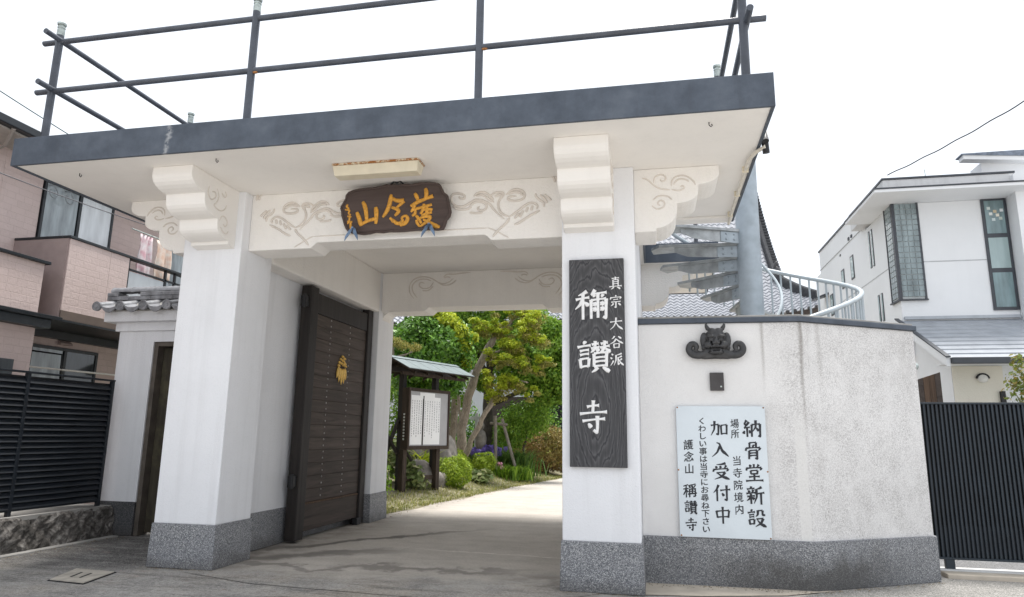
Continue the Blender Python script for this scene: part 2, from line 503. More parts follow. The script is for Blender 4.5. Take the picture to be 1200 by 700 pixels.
# ------------------------------------------------------------------ ground
def ground_mat(name, kindn):
    t = NT(name)
    v = t.vec()
    X, Y, Z = t.xyz()
    big = t.noise(v, .55, 6, .62)
    mid = t.noise(v, 2.6, 7, .7)
    fine = t.noise(v, 55, 4, .8)
    flat = t.noise(t.vec(True, (.55, 2.4, 1)), 1.7, 7, .72)        # stains drawn out along the road
    vo = t.n("ShaderNodeTexVoronoi"); vo.inputs["Scale"].default_value = 120
    t.l(v, vo.inputs["Vector"])
    sp = t.n("ShaderNodeSeparateColor"); t.l(vo.outputs["Color"], sp.inputs[0])
    if kindn == 'road':
        # road: patched asphalt
        road = t.ramp(mid, [(.25, (.22, .214, .206)), (.5, (.41, .395, .372)), (.72, (.58, .555, .52))])
        road = t.mix(t.mrange(big, .47, .62, 0, .8), road, (.46, .41, .345))
        road = t.mix(t.mrange(flat, .49, .62, 0, .65), road, (.12, .113, .105))
        xx = t.math('ADD', X, t.math('MULTIPLY', t.math('SUBTRACT', big, .5), 3.0))
        yy = t.math('ADD', Y, t.math('MULTIPLY', t.math('SUBTRACT', mid, .5), 1.8))
        dl = t.math('MULTIPLY', t.mrange(xx, -6.5, -5.3, 1, 0, True), t.mrange(yy, 6.7, 7.7, .2, 1, True))
        asph = t.ramp(t.noise(t.vec(True, (.7, 2.6, 1)), 2.6, 8, .78), [(.3, (.022, .021, .021)), (.47, (.07, .067, .065)), (.56, (.17, .165, .16)), (.66, (.40, .39, .36))])
        road = t.mix(t.math('MULTIPLY', dl, .85), road, asph)
        road = t.mix(t.mrange(t.noise(v, 5.5, 4, .75), .61, .68, 0, .4), road, (.36, .2, .17))
        grit = t.noise(v, 26, 6, .85)
        road = t.mix(t.mrange(grit, .36, .50, .6, 0), road, (.06, .056, .052))
        road = t.mix(t.mrange(grit, .54, .66, 0, .55), road, (.56, .53, .49))
        road = t.mix(t.mrange(sp.outputs[0], .0, 1, .35, 0), road, (.08, .076, .072))
        road = t.mix(t.mrange(sp.outputs[1], .84, .88, 0, .5), road, (.52, .5, .46))
        # the unseen street beyond the forecourt, made pale to bounce light onto the soffit
        road = t.mix(t.mrange(Y, 4.6, 5.7, .65, 0, True), road, (.52, .50, .47))
        # driveway concrete
        drv = t.ramp(mid, [(.2, (.43, .395, .35)), (.55, (.54, .50, .45)), (.85, (.60, .56, .505))])
        drv = t.mix(t.mrange(flat, .45, .68, 0, .4), drv, (.33, .30, .265))
        drv = t.mix(t.mrange(big, .5, .7, 0, .35), drv, (.36, .325, .285))
        def seam(x0, y0, x1, y1, wdt, amt, fade, ws=.35):
            k = (y1 - y0) / (x1 - x0)
            d = t.math('SUBTRACT', Y, t.math('ADD', y0 - k * x0, t.math('MULTIPLY', X, k)))
            d = t.math('ADD', d, t.math('MULTIPLY', t.math('SUBTRACT', t.noise(v, 1.1, 4, .6), .5), 1.3))
            d = t.math('ADD', d, t.math('MULTIPLY', t.math('SUBTRACT', mid, .5), ws))
            m = t.mrange(t.math('ABSOLUTE', d), wdt * .25, wdt, amt, 0, True)
            return t.math('MULTIPLY', m, t.math('MULTIPLY', t.mrange(X, x0 - .5, x0 + .3, 0, 1, True), t.mrange(X, x1 - fade, x1, 1, 0, True)))
        drv = t.mix(seam(-5.15, 9.0, -2.4, 12.1, .26, .8, 1.6), drv, (.075, .07, .062))
        drv = t.mix(seam(-5.0, 8.2, -2.9, 9.6, .34, .7, 1.4), drv, (.09, .083, .075))
        drv = t.mix(seam(-4.9, 7.8, -1.2, 8.3, .16, .6, 1.0, .6), drv, (.10, .092, .083))
        rpx = t.mrange(t.math('ABSOLUTE', t.math('ADD', X, 1.2)), .1, .75, 1, 0, True)
        n3 = t.noise(v, 1.9, 6, .65)
        drv = t.mix(t.math('MULTIPLY', t.math('MULTIPLY', rpx, t.mrange(n3, .42, .56, 0, 1)), t.mrange(Y, 7.3, 8.6, .85, 0, True)), drv, (.075, .068, .06))
        drv = t.mix(t.math('MULTIPLY', t.mrange(X, -5.0, -4.2, .6, 0, True), t.mrange(mid, .4, .6, .1, 1)), drv, (.13, .115, .1))
        drv = t.mix(t.mrange(t.noise(v, 30, 5, .8), .38, .52, .35, 0), drv, (.25, .225, .2))
        jl = t.math('ABSOLUTE', t.math('SUBTRACT', Y, t.math('ADD', 9.15, t.math('ADD', t.math('MULTIPLY', X, -.10), t.math('MULTIPLY', t.math('SUBTRACT', mid, .5), .25)))))
        drv = t.mix(t.math('MULTIPLY', t.mrange(jl, .006, .03, .6, 0), t.mrange(X, -3.6, -2.6, 0, 1, True)), drv, (.80, .76, .70))
        drv = t.mix(t.mrange(sp.outputs[0], 0, 1, .15, 0), drv, (.2, .185, .17))
        # the concrete starts, uneven, a little outside the gate
        yy2 = t.math('ADD', Y, t.math('ADD', t.math('MULTIPLY', t.math('SUBTRACT', n3, .5), 1.6), t.math('MULTIPLY', t.math('SUBTRACT', mid, .5), .7)))
        inn = t.math('MULTIPLY', t.mrange(yy2, 7.0, 8.0, 0, 1, True), t.math('MULTIPLY', t.mrange(X, -5.6, -5.1, 0, 1, True), t.mrange(X, 1.4, 1.5, 1, 0)))
        base = t.mix(inn, road, drv)
    else:
        base = t.ramp(sp.outputs[0], [(0, (.11, .11, .105)), (.5, (.24, .235, .22)), (1, (.48, .46, .43))])
        base = t.mix(t.mrange(mid, .4, .75, 0, .5), base, (.14, .135, .125))
    t.col(base)
    t.rough(.9)
    t.p.inputs["Specular IOR Level"].default_value = .25
    t.bump(t.math('ADD', t.math('ADD', t.math('MULTIPLY', fine, .5), vo.outputs["Distance"]), t.math('MULTIPLY', mid, 1.5)), .4, .008)
    return t.m

def sheet(name, pts, z, m):
    b = MB(); b.add([(x, y, z) for x, y in pts], [tuple(range(len(pts)))])
    o = obj(name, b, m)
    kind(o, 'structure')
    return o
ROADM = ground_mat("road_and_drive", 'road')
sheet("ground", [(-400, -60), (400, -60), (400, 700), (-400, 700)], -.006, ROADM)
sheet("driveway", [(-5.25, 7.25), (-4.2, 6.9), (-2.4, 6.75), (-.97, 7.0), (-.5, 7.45), (-.3, 12.6), (1.2, 16), (1.4, 60), (-3.4, 60), (-3.45, 26), (-4.25, 21), (-4.65, 17.5), (-5.2, 13.1)], 0.0, ROADM)
sheet("pavement", [(2.05, 8.4), (1.2, 7.55), (1.7, 7.2), (14, 5.2), (14, 9.16), (3.25, 9.16)], 0.0, ground_mat("aggregate_pavement", 'agg'))
sheet("footpath", [(-.16, 7.42), (-.16, 8.1), (1.8, 8.1), (1.25, 7.75), (.4, 7.5)], .004, CONCL)
ob_ = MB(); ob_.box(3.27, 9, 9.2, 9.42, -.02, .045); kind(obj("kerb", ob_, CONCL, bevel=.01), 'structure')
ob_ = MB(); ob_.box(3.27, 9, 9.42, 9.62, -.02, .06); kind(obj("fence_kerb", ob_, plain("kerb_edge_concrete", (.55, .55, .54), .8), bevel=.01), 'structure')
sheet("gravel_yard", [(3.3, 9.6), (14, 9.6), (14, 14.9), (3.3, 14.9)], .03, granite("yard_gravel", 1.35))
# ------------------------------------------------------------------ the gate
gate = thing("temple_gate", "large white plastered temple gate with a flat grey-edged roof and cloud brackets", "gate", (-2.98, 8, 0))
PX = [(-5.80, -4.99), (-.965, -.157)]
for x0, x1 in PX:
    for y0, y1 in ((7.4, 8.12), (11.87, 12.62)):
        p = obj("pillar", MB().box(x0, x1, y0, y1, .488, 4.54), WHITE, gate, bevel=.012)
        obj("plinth", MB().box(x0 - .014, x1 + .014, y0 - .014, y1 + .014, 0, .49, .012), GRAN, p, bevel=.008)
# passage walls, one each side of the opening
for s in (-1, 1):
    def sx(x): return x if s < 0 else -5.957 - x + .0
    a, b = sorted((sx(-5.80), sx(-5.28)))
    wl = obj("passage_wall", MB().box(a, b, 8.122, 11.868, .486, 4.54), WHITE, gate)
    a, b = sorted((sx(-5.78), sx(-5.268)))
    obj("plinth", MB().box(a, b, 8.135, 11.86, 0, .49), GRAN, wl, bevel=.006)
    a, b = sorted((sx(-5.279), sx(-4.985)))
    obj("lintel", MB().box(a, b, 8.122, 11.868, 3.78, 4.54), BEAMW, gate, bevel=.025)

def swirl(cx, cz, r0, r1, a0, turns, n=26):
    return [(cx + (r0 + (r1 - r0) * k / n) * math.cos(a0 + 2 * PI * turns * k / n), cz + (r0 + (r1 - r0) * k / n) * math.sin(a0 + 2 * PI * turns * k / n)) for k in range(n + 1)]
def smooth_line(P, it=2):
    P = [np.array(p, float) for p in P]
    for _ in range(it):
        Q = [P[0]]
        for a, b in zip(P[:-1], P[1:]): Q += [a * .75 + b * .25, a * .25 + b * .75]
        P = Q + [P[-1]]
    return P
CARVE_SHADE = plain("groove_shade_plaster", (.68, .63, .575), .9, .1, 5, .2, 60)  # darker than the beam plaster: groove shadows put into the colour of the lines
def carving(name, lines, place, parent, r=.012, m=None):
    for L in lines:
        b = MB()
        P = [place(*q) for q in smooth_line(L)]
        k = len(P)
        b.tube(P, [r * (.35 + .65 * min(1, 6 * min(i, k - 1 - i) / k)) for i in range(k)], 6)
        obj(name, b, m or CARVE_SHADE, parent, smooth='all')

# beams
def beam(y0, y1, name):
    prof = [(-4.989, 3.80), (-4.13, 3.80), (-4.05, 3.87), (-1.90, 3.87), (-1.82, 3.80), (-.966, 3.80), (-.966, 4.54), (-4.989, 4.54)]
    return obj(name, MB().prism([(x, y0, z) for x, z in prof], (0, y1 - y0, 0)), BEAMW, gate, bevel=.012)
fb = beam(7.55, 7.95, "beam")
rb = beam(11.96, 12.5, "beam")
# incised border that follows the raised underside
for by, bb in ((7.55, fb),):
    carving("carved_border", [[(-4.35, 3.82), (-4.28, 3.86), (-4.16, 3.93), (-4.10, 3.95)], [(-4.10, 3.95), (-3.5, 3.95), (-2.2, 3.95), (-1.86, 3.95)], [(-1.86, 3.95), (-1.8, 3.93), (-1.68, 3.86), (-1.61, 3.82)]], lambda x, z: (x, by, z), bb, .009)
BL = [[(75,215),(100,188),(150,183),(200,200),(195,232),(160,228),(150,210)],[(95,200),(83,250),(120,290),(190,298),(240,265),(290,235),(340,245),(400,270),(440,330),(520,400)],
 [(100,290),(140,320),(210,322),(255,300)],[(270,210),(310,175),(360,175),(400,205),(430,240)],[(290,208),(330,195),(370,215),(400,240),(435,260)],[(400,215),(430,185),(480,175),(520,190),(470,250),(470,310),(500,360),(560,380)],
 [(440,215),(470,200),(505,200),(480,225)],[(530,200),(580,155),(640,155),(685,190),(670,240),(600,255),(540,240),(560,212),(615,212)],[(545,195),(590,178),(640,180),(665,205)],
 [(230,315),(260,270),(310,250),(370,270),(380,310),(340,335),(300,315),(320,292)],[(240,345),(290,352),(345,345)],[(560,380),(620,340),(690,280),(740,262),(785,290),(770,320)],[(600,395),(640,350)],[(640,385),(670,330)],[(690,345),(705,300)],[(730,330),(740,290)],
 [(600,445),(640,430),(720,370),(800,330)],[(430,545),(470,490),(540,430),(560,390)],[(765,190),(765,215),(790,240),(830,265),(830,300)],[(800,200),(840,240),(855,270)],[(830,200),(870,230),(885,250)],[(885,35),(905,60),(915,100)],[(915,30),(932,60),(938,100)]]
def bm_place(px, py, mirror=False):
    x = -1.0 + (px / 7 + 520 - 656.7) * .01066
    z = 3.81 + (276.7 + .0505 * (136.7 - px / 7) - (200 + py / 7)) * .0105
    if mirror: x = -5.96 - x
    return (x, 7.549, z)
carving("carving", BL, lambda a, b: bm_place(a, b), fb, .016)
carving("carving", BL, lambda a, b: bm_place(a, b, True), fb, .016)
RL = [[(245,225),(212,185),(212,130),(255,90),(320,86),(370,105),(420,140),(470,130),(500,105)],[(268,222),(235,180),(228,140),(265,105),(320,102),(355,115)],[(370,125),(350,160),(300,165),(272,142),(285,120),(312,130)],[(370,150),(340,178),(300,175)],
 [(400,128),(440,150),(490,140),(520,115)],[(435,95),(455,75),(500,80),(530,75),(612,70)],[(440,100),(465,92),(480,100)]]
def rb_place(px, py, mirror=False):
    x = -4.95 + (px / 5.45 - 8) * .0162
    z = 3.84 + (53.3 - py / 5.45) * .0165
    if mirror: x = -5.96 - x
    return (x, 11.959, z)
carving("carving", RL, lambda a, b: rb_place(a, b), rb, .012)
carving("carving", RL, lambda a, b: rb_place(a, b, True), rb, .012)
# rounded corner blocks under the rear beam
for s in (-1, 1):
    P = [(0, 0), (.16, 0)] + [(.16 - .16 * math.sin(a), -.16 + .16 * math.cos(a)) for a in np.linspace(0, PI / 2, 6)][1:]
    f = (lambda x: -4.992 + x) if s < 0 else (lambda x: -.964 - x)
    obj("corner_block", MB().prism([(f(x), 12.05, 3.802 + z) for x, z in P], (0, .4, 0)), BEAMW, gate)

# cloud brackets: under the eaves in front ...
def arc2(c, r, a0, a1, n=7):
    return [(c[0] + r[0] * math.cos(a), c[1] + r[1] * math.sin(a)) for a in np.linspace(R(a0), R(a1), n)]
def front_profile():
    P = [(7.402, 4.539), (6.48, 4.539), (6.475, 4.44)]
    for y0, y1, z0, z1 in ((6.475, 6.735, 4.44, 4.295), (6.745, 7.01, 4.20, 4.065), (7.02, 7.26, 3.97, 3.855)):
        P += [(y0, z0)] if P[-1] != (y0, z0) else []
        P += arc2((y1, z0), (y1 - y0, z0 - z1), 180, 270)[1:]
    P += [(7.26, 3.815), (7.402, 3.79)]
    return P
FS = [[(6.80,4.40),(6.78,4.30),(6.86,4.24),(6.94,4.30),(6.92,4.37),(6.86,4.35)],[(6.95,4.42),(7.0,4.33),(6.96,4.24),(6.9,4.2),(7.02,4.16),(7.12,4.2),(7.16,4.28)],[(7.04,4.40),(7.1,4.35),(7.14,4.40),(7.1,4.44)],[(7.05,4.05),(7.08,4.12),(7.16,4.13),(7.21,4.06),(7.17,4.0),(7.12,4.03)],[(7.08,3.98),(7.13,3.93),(7.2,3.92),(7.24,3.97)]]
for x0, x1 in ((-5.60, -5.08), (-.93, -.375)):
    b = obj("eave_bracket", MB().prism([(x0, y, z) for y, z in front_profile()], (x1 - x0, 0, 0)), SOFFIT, gate, bevel=.008)
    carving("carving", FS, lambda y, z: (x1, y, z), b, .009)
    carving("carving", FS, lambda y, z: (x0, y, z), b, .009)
# ... and sideways from every pillar
def side_profile():
    P = [(0, 4.539), (.94, 4.539), (.94, 4.44)]
    P += arc2((.71, 4.44), (.23, .115), 0, -90)[1:]
    P += [(.71, 4.29)]
    P += arc2((.475, 4.24), (.235, .125), 0, -90)[1:]
    P += [(.475, 4.09)]
    P += arc2((.24, 4.05), (.235, .215), 0, -90)[1:]
    P += [(.24, 3.80), (0, 3.80)]
    return P
SSW = [[(130,178),(165,185),(200,225),(250,260),(320,270)],[(210,215),(215,175),(260,155),(295,175),(290,205),(262,208),(255,190)],[(328,245),(335,200),(370,175),(430,175),(480,215),(492,245)],[(330,268),(380,282),(420,265),(410,245),(390,252)],[(345,235),(370,200),(420,198),(450,220)],[(200,335),(240,305),(300,310),(332,338)],[(192,372),(225,402),(272,392),(285,355),(250,335),(228,360),(250,375)]]
def ss_local(px, py):
    return ((px / 5.833 - 10) * .00938 + -.018, 4.556 - (py / 5.833 - 18) * .0099)
for (x0, x1) in PX:
    right = x0 > -2
    xo = x1 if right else x0
    sg = 1 if right else -1
    for y0 in (7.5, 12.0):
        b = obj("side_bracket", MB().prism([(xo + sg * x, y0, z) for x, z in side_profile()], (0, .56, 0)), BEAMW, gate, bevel=.01)
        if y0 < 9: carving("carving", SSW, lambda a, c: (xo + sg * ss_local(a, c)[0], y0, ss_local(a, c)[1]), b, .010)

# roof slab, C-shaped round the stairwell
slab = [(-7.16, 6.15), (1.13, 6.15), (1.13, 9.59), (-.10, 9.59), (-.10, 11.82), (1.13, 11.82), (1.13, 14.6), (-7.16, 14.6)]
obj("roof_slab", MB().prism([(x, y, 4.54) for x, y in slab], (0, 0, .30)), SOFFIT, gate)
obj("roof_deck", MB().prism([(x, y, 4.842) for x, y in slab], (0, 0, .006)), FASC, gate)
fz0, fz1, ft = 4.522, 4.858, .032
def fascia(x0, x1, y0, y1):
    obj("fascia", MB().box(x0, x1, y0, y1, fz0, fz1), FASC, gate, bevel=.004)
fascia(-7.192, 1.162, 6.118, 6.149)
fascia(1.131, 1.162, 6.151, 9.589)
fascia(-.099, 1.162, 9.591, 9.615)
fascia(-.098, -.07, 9.617, 11.79)
fascia(-.099, 1.162, 11.792, 11.819)
fascia(1.131, 1.162, 11.821, 14.6)
fascia(-7.192, -7.161, 6.151, 14.6)
fascia(-7.192, 1.162, 14.602, 14.63)
obj("soffit_border", MB().box(-.156, 1.128, 9.36, 9.588, 4.505, 4.538), SOFFIT, gate, bevel=.004)
# rain pipe along the right eave with its clips
rpz = obj("rain_pipe", MB().tube([(1.20, 6.98, 4.50), (1.12, 7.10, 4.49), (1.075, 7.32, 4.495), (1.085, 9.34, 4.495), (1.085, 9.5, 4.46)], .02, 10), plain("cream_pipe", (.66, .62, .54), .5), gate, smooth=True)
for y in (7.6, 8.4, 9.2):
    obj("clip", MB().box(1.045, 1.112, y, y + .02, 4.47, 4.538), CREAM, rpz)
obj("pipe_outlet", MB().tube([(1.19, 6.9, 4.52), (1.19, 6.98, 4.66), (1.21, 7.02, 4.44)], .035, 8), IRON, gate)
for x, y in ((-6.609, 6.497), (-4.713, 6.378), (.597, 6.398)):
    obj("ceiling_hook", MB().tube([(x, y, 4.54), (x, y, 4.51), (x + .018, y, 4.492), (x + .03, y, 4.505), (x + .022, y, 4.52)], .005, 6), IRON, gate)

# the open door leaf, folded back into the recess of the left passage wall (and its twin opposite)
plank_b = MB().box(-.012, .012, 0, 1.92, 0, .188)
plank_me = pmesh("plank", plank_b, DOORW, False, .005)
def door(xf, s):
    """xf: the face; s=+1 faces right"""
    L = obj("gate_door", MB().box(min(xf, xf - s * .05), max(xf, xf - s * .05), 9.62, 11.70, .12, 3.70), DOORW, gate)
    def bx(n, dx0, dx1, y0, y1, z0, z1, m, bev=.006):
        a, b = sorted((xf + s * dx0, xf + s * dx1))
        return obj(n, MB().box(a, b, y0, y1, z0, z1), m, L, bevel=bev)
    bx("hinge_stile", -.07, .10, 9.36, 9.60, .03, 3.755, POSTW, .012)
    bx("stile", -.02, .05, 9.602, 9.70, .12, 3.70, POSTW)
    bx("end_stile", -.07, .07, 11.60, 11.80, .03, 3.83, POSTW, .012)
    bx("top_rail", .001, .045, 9.702, 11.598, 3.38, 3.70, POSTW)
    bx("kick_board", .001, .03, 9.702, 11.598, .12, .50, DOORW)
    bx("bottom_rail", .001, .043, 9.702, 11.598, .502, .53, BRNW)
    z = .535
    n = 15
    st = (3.378 - z) / n
    for k in range(n):
        piece("plank", plank_me, L, (xf + s * (.012 + rng.uniform(0, .005)), 9.69, z + k * st), (0, 0, 0), (1, 1, st / .19))
    nb = MB()
    for y in (10.2, 10.93):
        for k in range(30):
            nb.ell((xf + s * .03, y + rng.uniform(-.006, .006), .60 + k * .0945), (.009, .014, .014), 6, 4)
    kind(obj("nail_heads", nb, plain("nail_steel", (.42, .40, .38), .5, .3, 20, 0, 50, .4), L, smooth='all'), 'stuff')
    for z in (.78, 3.42):
        h = MB(); h.box(*sorted((xf - s * .02, xf + s * .07)), 9.26, 9.36, z, z + .16); h.tube([(xf + s * .04, 9.27, z - .02), (xf + s * .04, 9.27, z + .18)], .03, 8)
        obj("hinge", h, IRON, L, bevel=.004)
    obj("wheel_block", MB().box(*sorted((xf + s * .0, xf + s * .09)), 11.5, 11.68, .004, .115), IRON, L, bevel=.01)
    # hanging wisteria crest: two flower sprays over long petals
    cb = MB(); cx = xf + s * .045
    cy, cz = 10.66, 2.64
    for dy, dz, l, a in ((-.115,-.01,.20,.30),(-.06,-.03,.24,.16),(0,-.035,.27,0),(.06,-.03,.25,-.12),(.115,-.02,.20,-.24)):
        ca, sa = math.cos(a), math.sin(a)
        for tt, rr in ((0, .022), ):
            pts = [(cx, cy + dy - sa * l * q * -1 * -1, cz + dz - ca * l * q) for q in (0, .2, .5, .8, 1)]
            cb.tube(pts, [.016, .034, .036, .022, .004], 8, True, ((1, 0, 0), .55))
    for dy, dz, r_ in ((-.10, .06, .042), (-.06, .12, .038), (-.03, .05, .04), (.03, .10, .04), (.0, .17, .034), (.07, .14, .036), (.09, .06, .044), (.12, .02, .036), (-.13, .01, .034), (.045, .03, .036)):
        cb.ell((cx, cy + dy, cz + dz), (.022, r_ * .8, r_ * .62), 8, 6)
        cb.ell((cx + s * .016, cy + dy + .012, cz + dz - .01), (.014, r_ * .4, r_ * .4), 7, 5)
    obj("crest", cb, GOLD, L, smooth='all')
door(-5.14, 1)

# ------------------------------------------------------------------ brush lettering
_gl = {}
def glyph2d(ch):
    if ch in _gl: return _gl[ch]
    cu = bpy.data.curves.new("glyph", 'FONT'); cu.body = ch; cu.resolution_u = 3
    o = bpy.data.objects.new("glyph", cu); COL.objects.link(o)
    dg = bpy.context.evaluated_depsgraph_get(); dg.update()
    ev = o.evaluated_get(dg); me = ev.to_mesh()
    V = np.array([v.co[:2] for v in me.vertices], float); F = [tuple(p.vertices) for p in me.polygons]
    ev.to_mesh_clear()
    bpy.data.objects.remove(o); bpy.data.curves.remove(cu)
    # boundary edges, outward direction of every outline point
    ec = {}
    for f in F:
        for a, b in zip(f, f[1:] + f[:1]): ec.setdefault((min(a, b), max(a, b)), []).append((a, b))
    N = np.zeros_like(V); bd = []
    ar = sum((V[f[1]][0]-V[f[0]][0])*(V[f[2]][1]-V[f[0]][1])-(V[f[2]][0]-V[f[0]][0])*(V[f[1]][1]-V[f[0]][1]) for f in F)
    sgn = 1 if ar > 0 else -1
    for k, l in ec.items():
        if len(l) == 1:
            a, b = l[0]; d = V[b] - V[a]; n = np.array((d[1], -d[0])) * sgn; n /= np.linalg.norm(n) + 1e-9
            N[a] += n; N[b] += n; bd.append((a, b))
    ln = np.linalg.norm(N, axis=1, keepdims=True)
    N = np.where(ln > .25, N / np.maximum(ln, 1e-9), 0)
    _gl[ch] = (V, N, F, bd)
    return _gl[ch]

def brush(mb, ch, place, cx, cz, w, h, pen=(.030, .012), shear=.10, wob=.008, thick=0.0, seed=1):
    """lay one character, its strokes thickened by a slanted brush, with its centre at cx, cz"""
    V, N, F, bd = glyph2d(ch)
    V = V.copy()
    ca, sa = math.cos(R(28)), math.sin(R(28))
    u = N[:, 0] * ca + N[:, 1] * sa; q = -N[:, 0] * sa + N[:, 1] * ca
    d = np.stack([u * pen[0] * ca - q * pen[1] * sa, u * pen[0] * sa + q * pen[1] * ca], 1)
    V += d
    V += wob * np.stack([np.sin(V[:, 1] * 17 + seed) + np.sin(V[:, 0] * 23 + 2 * seed), np.sin(V[:, 0] * 15 + seed * 3) + np.sin(V[:, 1] * 26 + seed)], 1)
    V[:, 1] += shear * (V[:, 0] - .5)
    V[:, 0] = (V[:, 0] - .5) * w + cx
    V[:, 1] = (V[:, 1] - .385) * h + cz
    k = len(mb.v)
    if thick == 0:
        mb.add([place(x, z, 0) for x, z in V], F)
    else:
        n = len(V)
        mb.add([place(x, z, thick) for x, z in V] + [place(x, z, 0) for x, z in V], list(F) + [(a, b, b + n, a + n) for a, b in bd])

def stroke(mb, place, pts, rad, flat=.45):
    """a raised brush stroke: a flattened tube whose width follows the brush"""
    P = smooth_line(pts, 2); m = len(P)
    rr = np.interp(np.linspace(0, 1, m), np.linspace(0, 1, len(rad)), rad)
    P3 = [np.array(place(x, z, 0)) for x, z in P]
    nrm = np.array(place(0, 0, 1.)) - np.array(place(0, 0, 0)); nrm /= np.linalg.norm(nrm)
    mb.tube(P3, list(rr), 8, True, (nrm, flat))


# stroke lists of the larger characters on a 100 x 100 grid (y down): h level, v upright, p left sweep, n right sweep, d dot
_YAN = "d 22,3 28,11;h 5,22 43,16;h 12,34 38,30;h 12,46 38,42;v 12,59 15,86;h 12,60 38,56;v 38,56 36,82;h 14,83 36,80;"
KAN = {
"寺": "h 30,22 68,18;v 50,4 48,38;h 8,42 92,36;h 16,62 86,55;v 62,47 62,78 60,94 50,86;d 34,68 43,80",
"穪": "p 38,6 26,14 12,20;h 5,33 45,26;v 26,14 26,97;p 25,34 17,50 3,64;n 27,40 36,46 43,54;p 62,2 55,12 49,18;h 50,17 96,11;v 70,14 70,92;p 60,18 56,26;d 80,17 86,24;v 50,34 50,95;h 50,36 94,31;v 94,31 93,94 85,88;d 55,44 66,52;p 66,44 55,54;d 55,60 66,69;p 66,60 55,70;d 77,42 88,50;p 88,42 76,52;d 77,58 88,67;p 88,58 76,69",
"讃": _YAN + "h 46,14 66,11;h 44,26 68,22;v 56,3 55,20;p 55,22 50,32 43,39;d 58,26 66,35;h 72,12 92,8;h 70,24 97,18;v 83,2 82,18;p 82,20 77,32 69,38;n 84,24 90,31 99,38;v 52,42 52,82;h 52,42 88,38;v 88,38 87,82;h 54,55 86,52;h 54,67 86,64;h 52,81 87,78;p 62,83 56,92 45,99;d 76,83 96,97",
"真": "h 24,15 76,10;v 50,2 50,24;v 32,27 33,75;h 32,27 70,24;v 70,24 69,75;h 34,42 68,39;h 34,57 68,54;h 6,78 95,72;p 38,80 30,90 18,98;d 62,80 84,95",
"宗": "d 50,1 51,12;v 16,18 11,34;h 14,21 88,16;p 88,16 84,24 78,31;h 34,37 66,33;h 18,55 84,50;v 51,54 51,96 41,90;p 34,64 26,76 15,84;d 66,62 85,78",
"大": "h 8,38 92,29;p 50,4 47,44 32,72 6,95;n 50,44 66,70 97,93",
"谷": "p 38,6 30,18 16,29;d 62,8 84,24;p 50,26 32,50 4,66;n 50,28 66,44 97,61;v 31,64 34,95;h 31,66 70,62;v 70,62 67,93;h 34,93 67,90",
"派": "d 14,8 25,18;d 6,35 18,45;p 28,58 20,74 6,95;p 86,5 68,13 46,18;p 46,17 45,56 30,94;v 60,33 60,88 71,78;p 86,24 74,32 58,36;p 86,43 79,52 70,57;n 64,48 76,72 99,93",
"納": "p 24,2 17,14 8,23;d 9,23 26,31;p 36,12 24,30 8,46;h 9,47 40,42;v 25,46 25,97;d 11,62 5,80;d 36,58 43,76;v 50,28 49,96;h 50,28 94,23;v 94,23 93,95 83,88;p 72,2 71,40 53,68;n 72,42 80,54 89,62",
"骨": "v 33,6 33,34;h 33,7 68,4;v 68,4 67,34;v 51,20 51,34;h 51,21 67,19;h 15,37 88,32;v 16,37 11,52;p 88,32 85,42 78,49;v 30,51 28,98;h 30,51 71,47;v 71,47 71,97 60,90;h 32,65 69,62;h 32,79 69,76",
"堂": "v 50,1 50,18;d 26,5 35,17;p 76,3 71,11 65,17;v 14,22 9,38;h 13,25 89,20;p 89,20 86,29 80,35;v 32,38 34,57;h 32,39 68,36;v 68,36 66,56;h 34,56 66,54;h 22,73 78,69;v 50,58 50,92;h 5,95 96,90",
"新": "d 26,1 31,10;h 7,17 47,12;d 15,22 20,34;p 40,19 36,29 31,35;h 3,41 51,35;h 7,57 47,52;v 27,41 27,97;p 26,58 18,70 4,80;d 31,60 45,71;p 84,3 72,11 55,16;p 56,15 57,58 41,95;h 58,41 97,34;v 79,38 79,99",
"設": _YAN + "p 58,7 57,30 45,42;h 58,10 82,7;v 82,7 82,32 95,31;h 49,55 84,50;p 84,50 72,76 42,96;n 54,60 70,80 99,95",
"加": "h 4,33 48,27;v 48,27 45,88 33,82;p 26,6 23,56 3,93;v 61,32 63,88;h 61,33 94,28;v 94,28 92,86;h 63,83 92,80",
"入": "p 50,30 34,66 4,94;n 32,8 48,14 62,56 98,90",
"受": "p 78,2 56,9 26,12;d 21,20 28,33;d 45,18 51,31;p 80,14 76,24 68,31;v 12,38 6,54;h 11,41 90,34;p 90,34 87,44 80,50;h 25,61 74,55;p 74,55 54,82 12,98;n 32,63 54,80 97,96",
"付": "p 33,3 22,28 3,50;v 23,30 23,98;h 41,35 97,28;v 77,4 77,92 63,85;d 51,50 61,67",
"中": "v 15,26 20,66;h 15,29 85,22;v 85,22 80,64;h 20,62 80,58;v 50,2 50,99",
}
_TW = {'h': (.95, .62, .5, .58, 1.1), 'v': (1.15, .85, .8, .8, .75), 'p': (1.15, 1.0, .8, .5, .14), 'n': (.35, .65, 1.0, 1.35, .25), 'd': (.3, .9, 1.25, .8)}
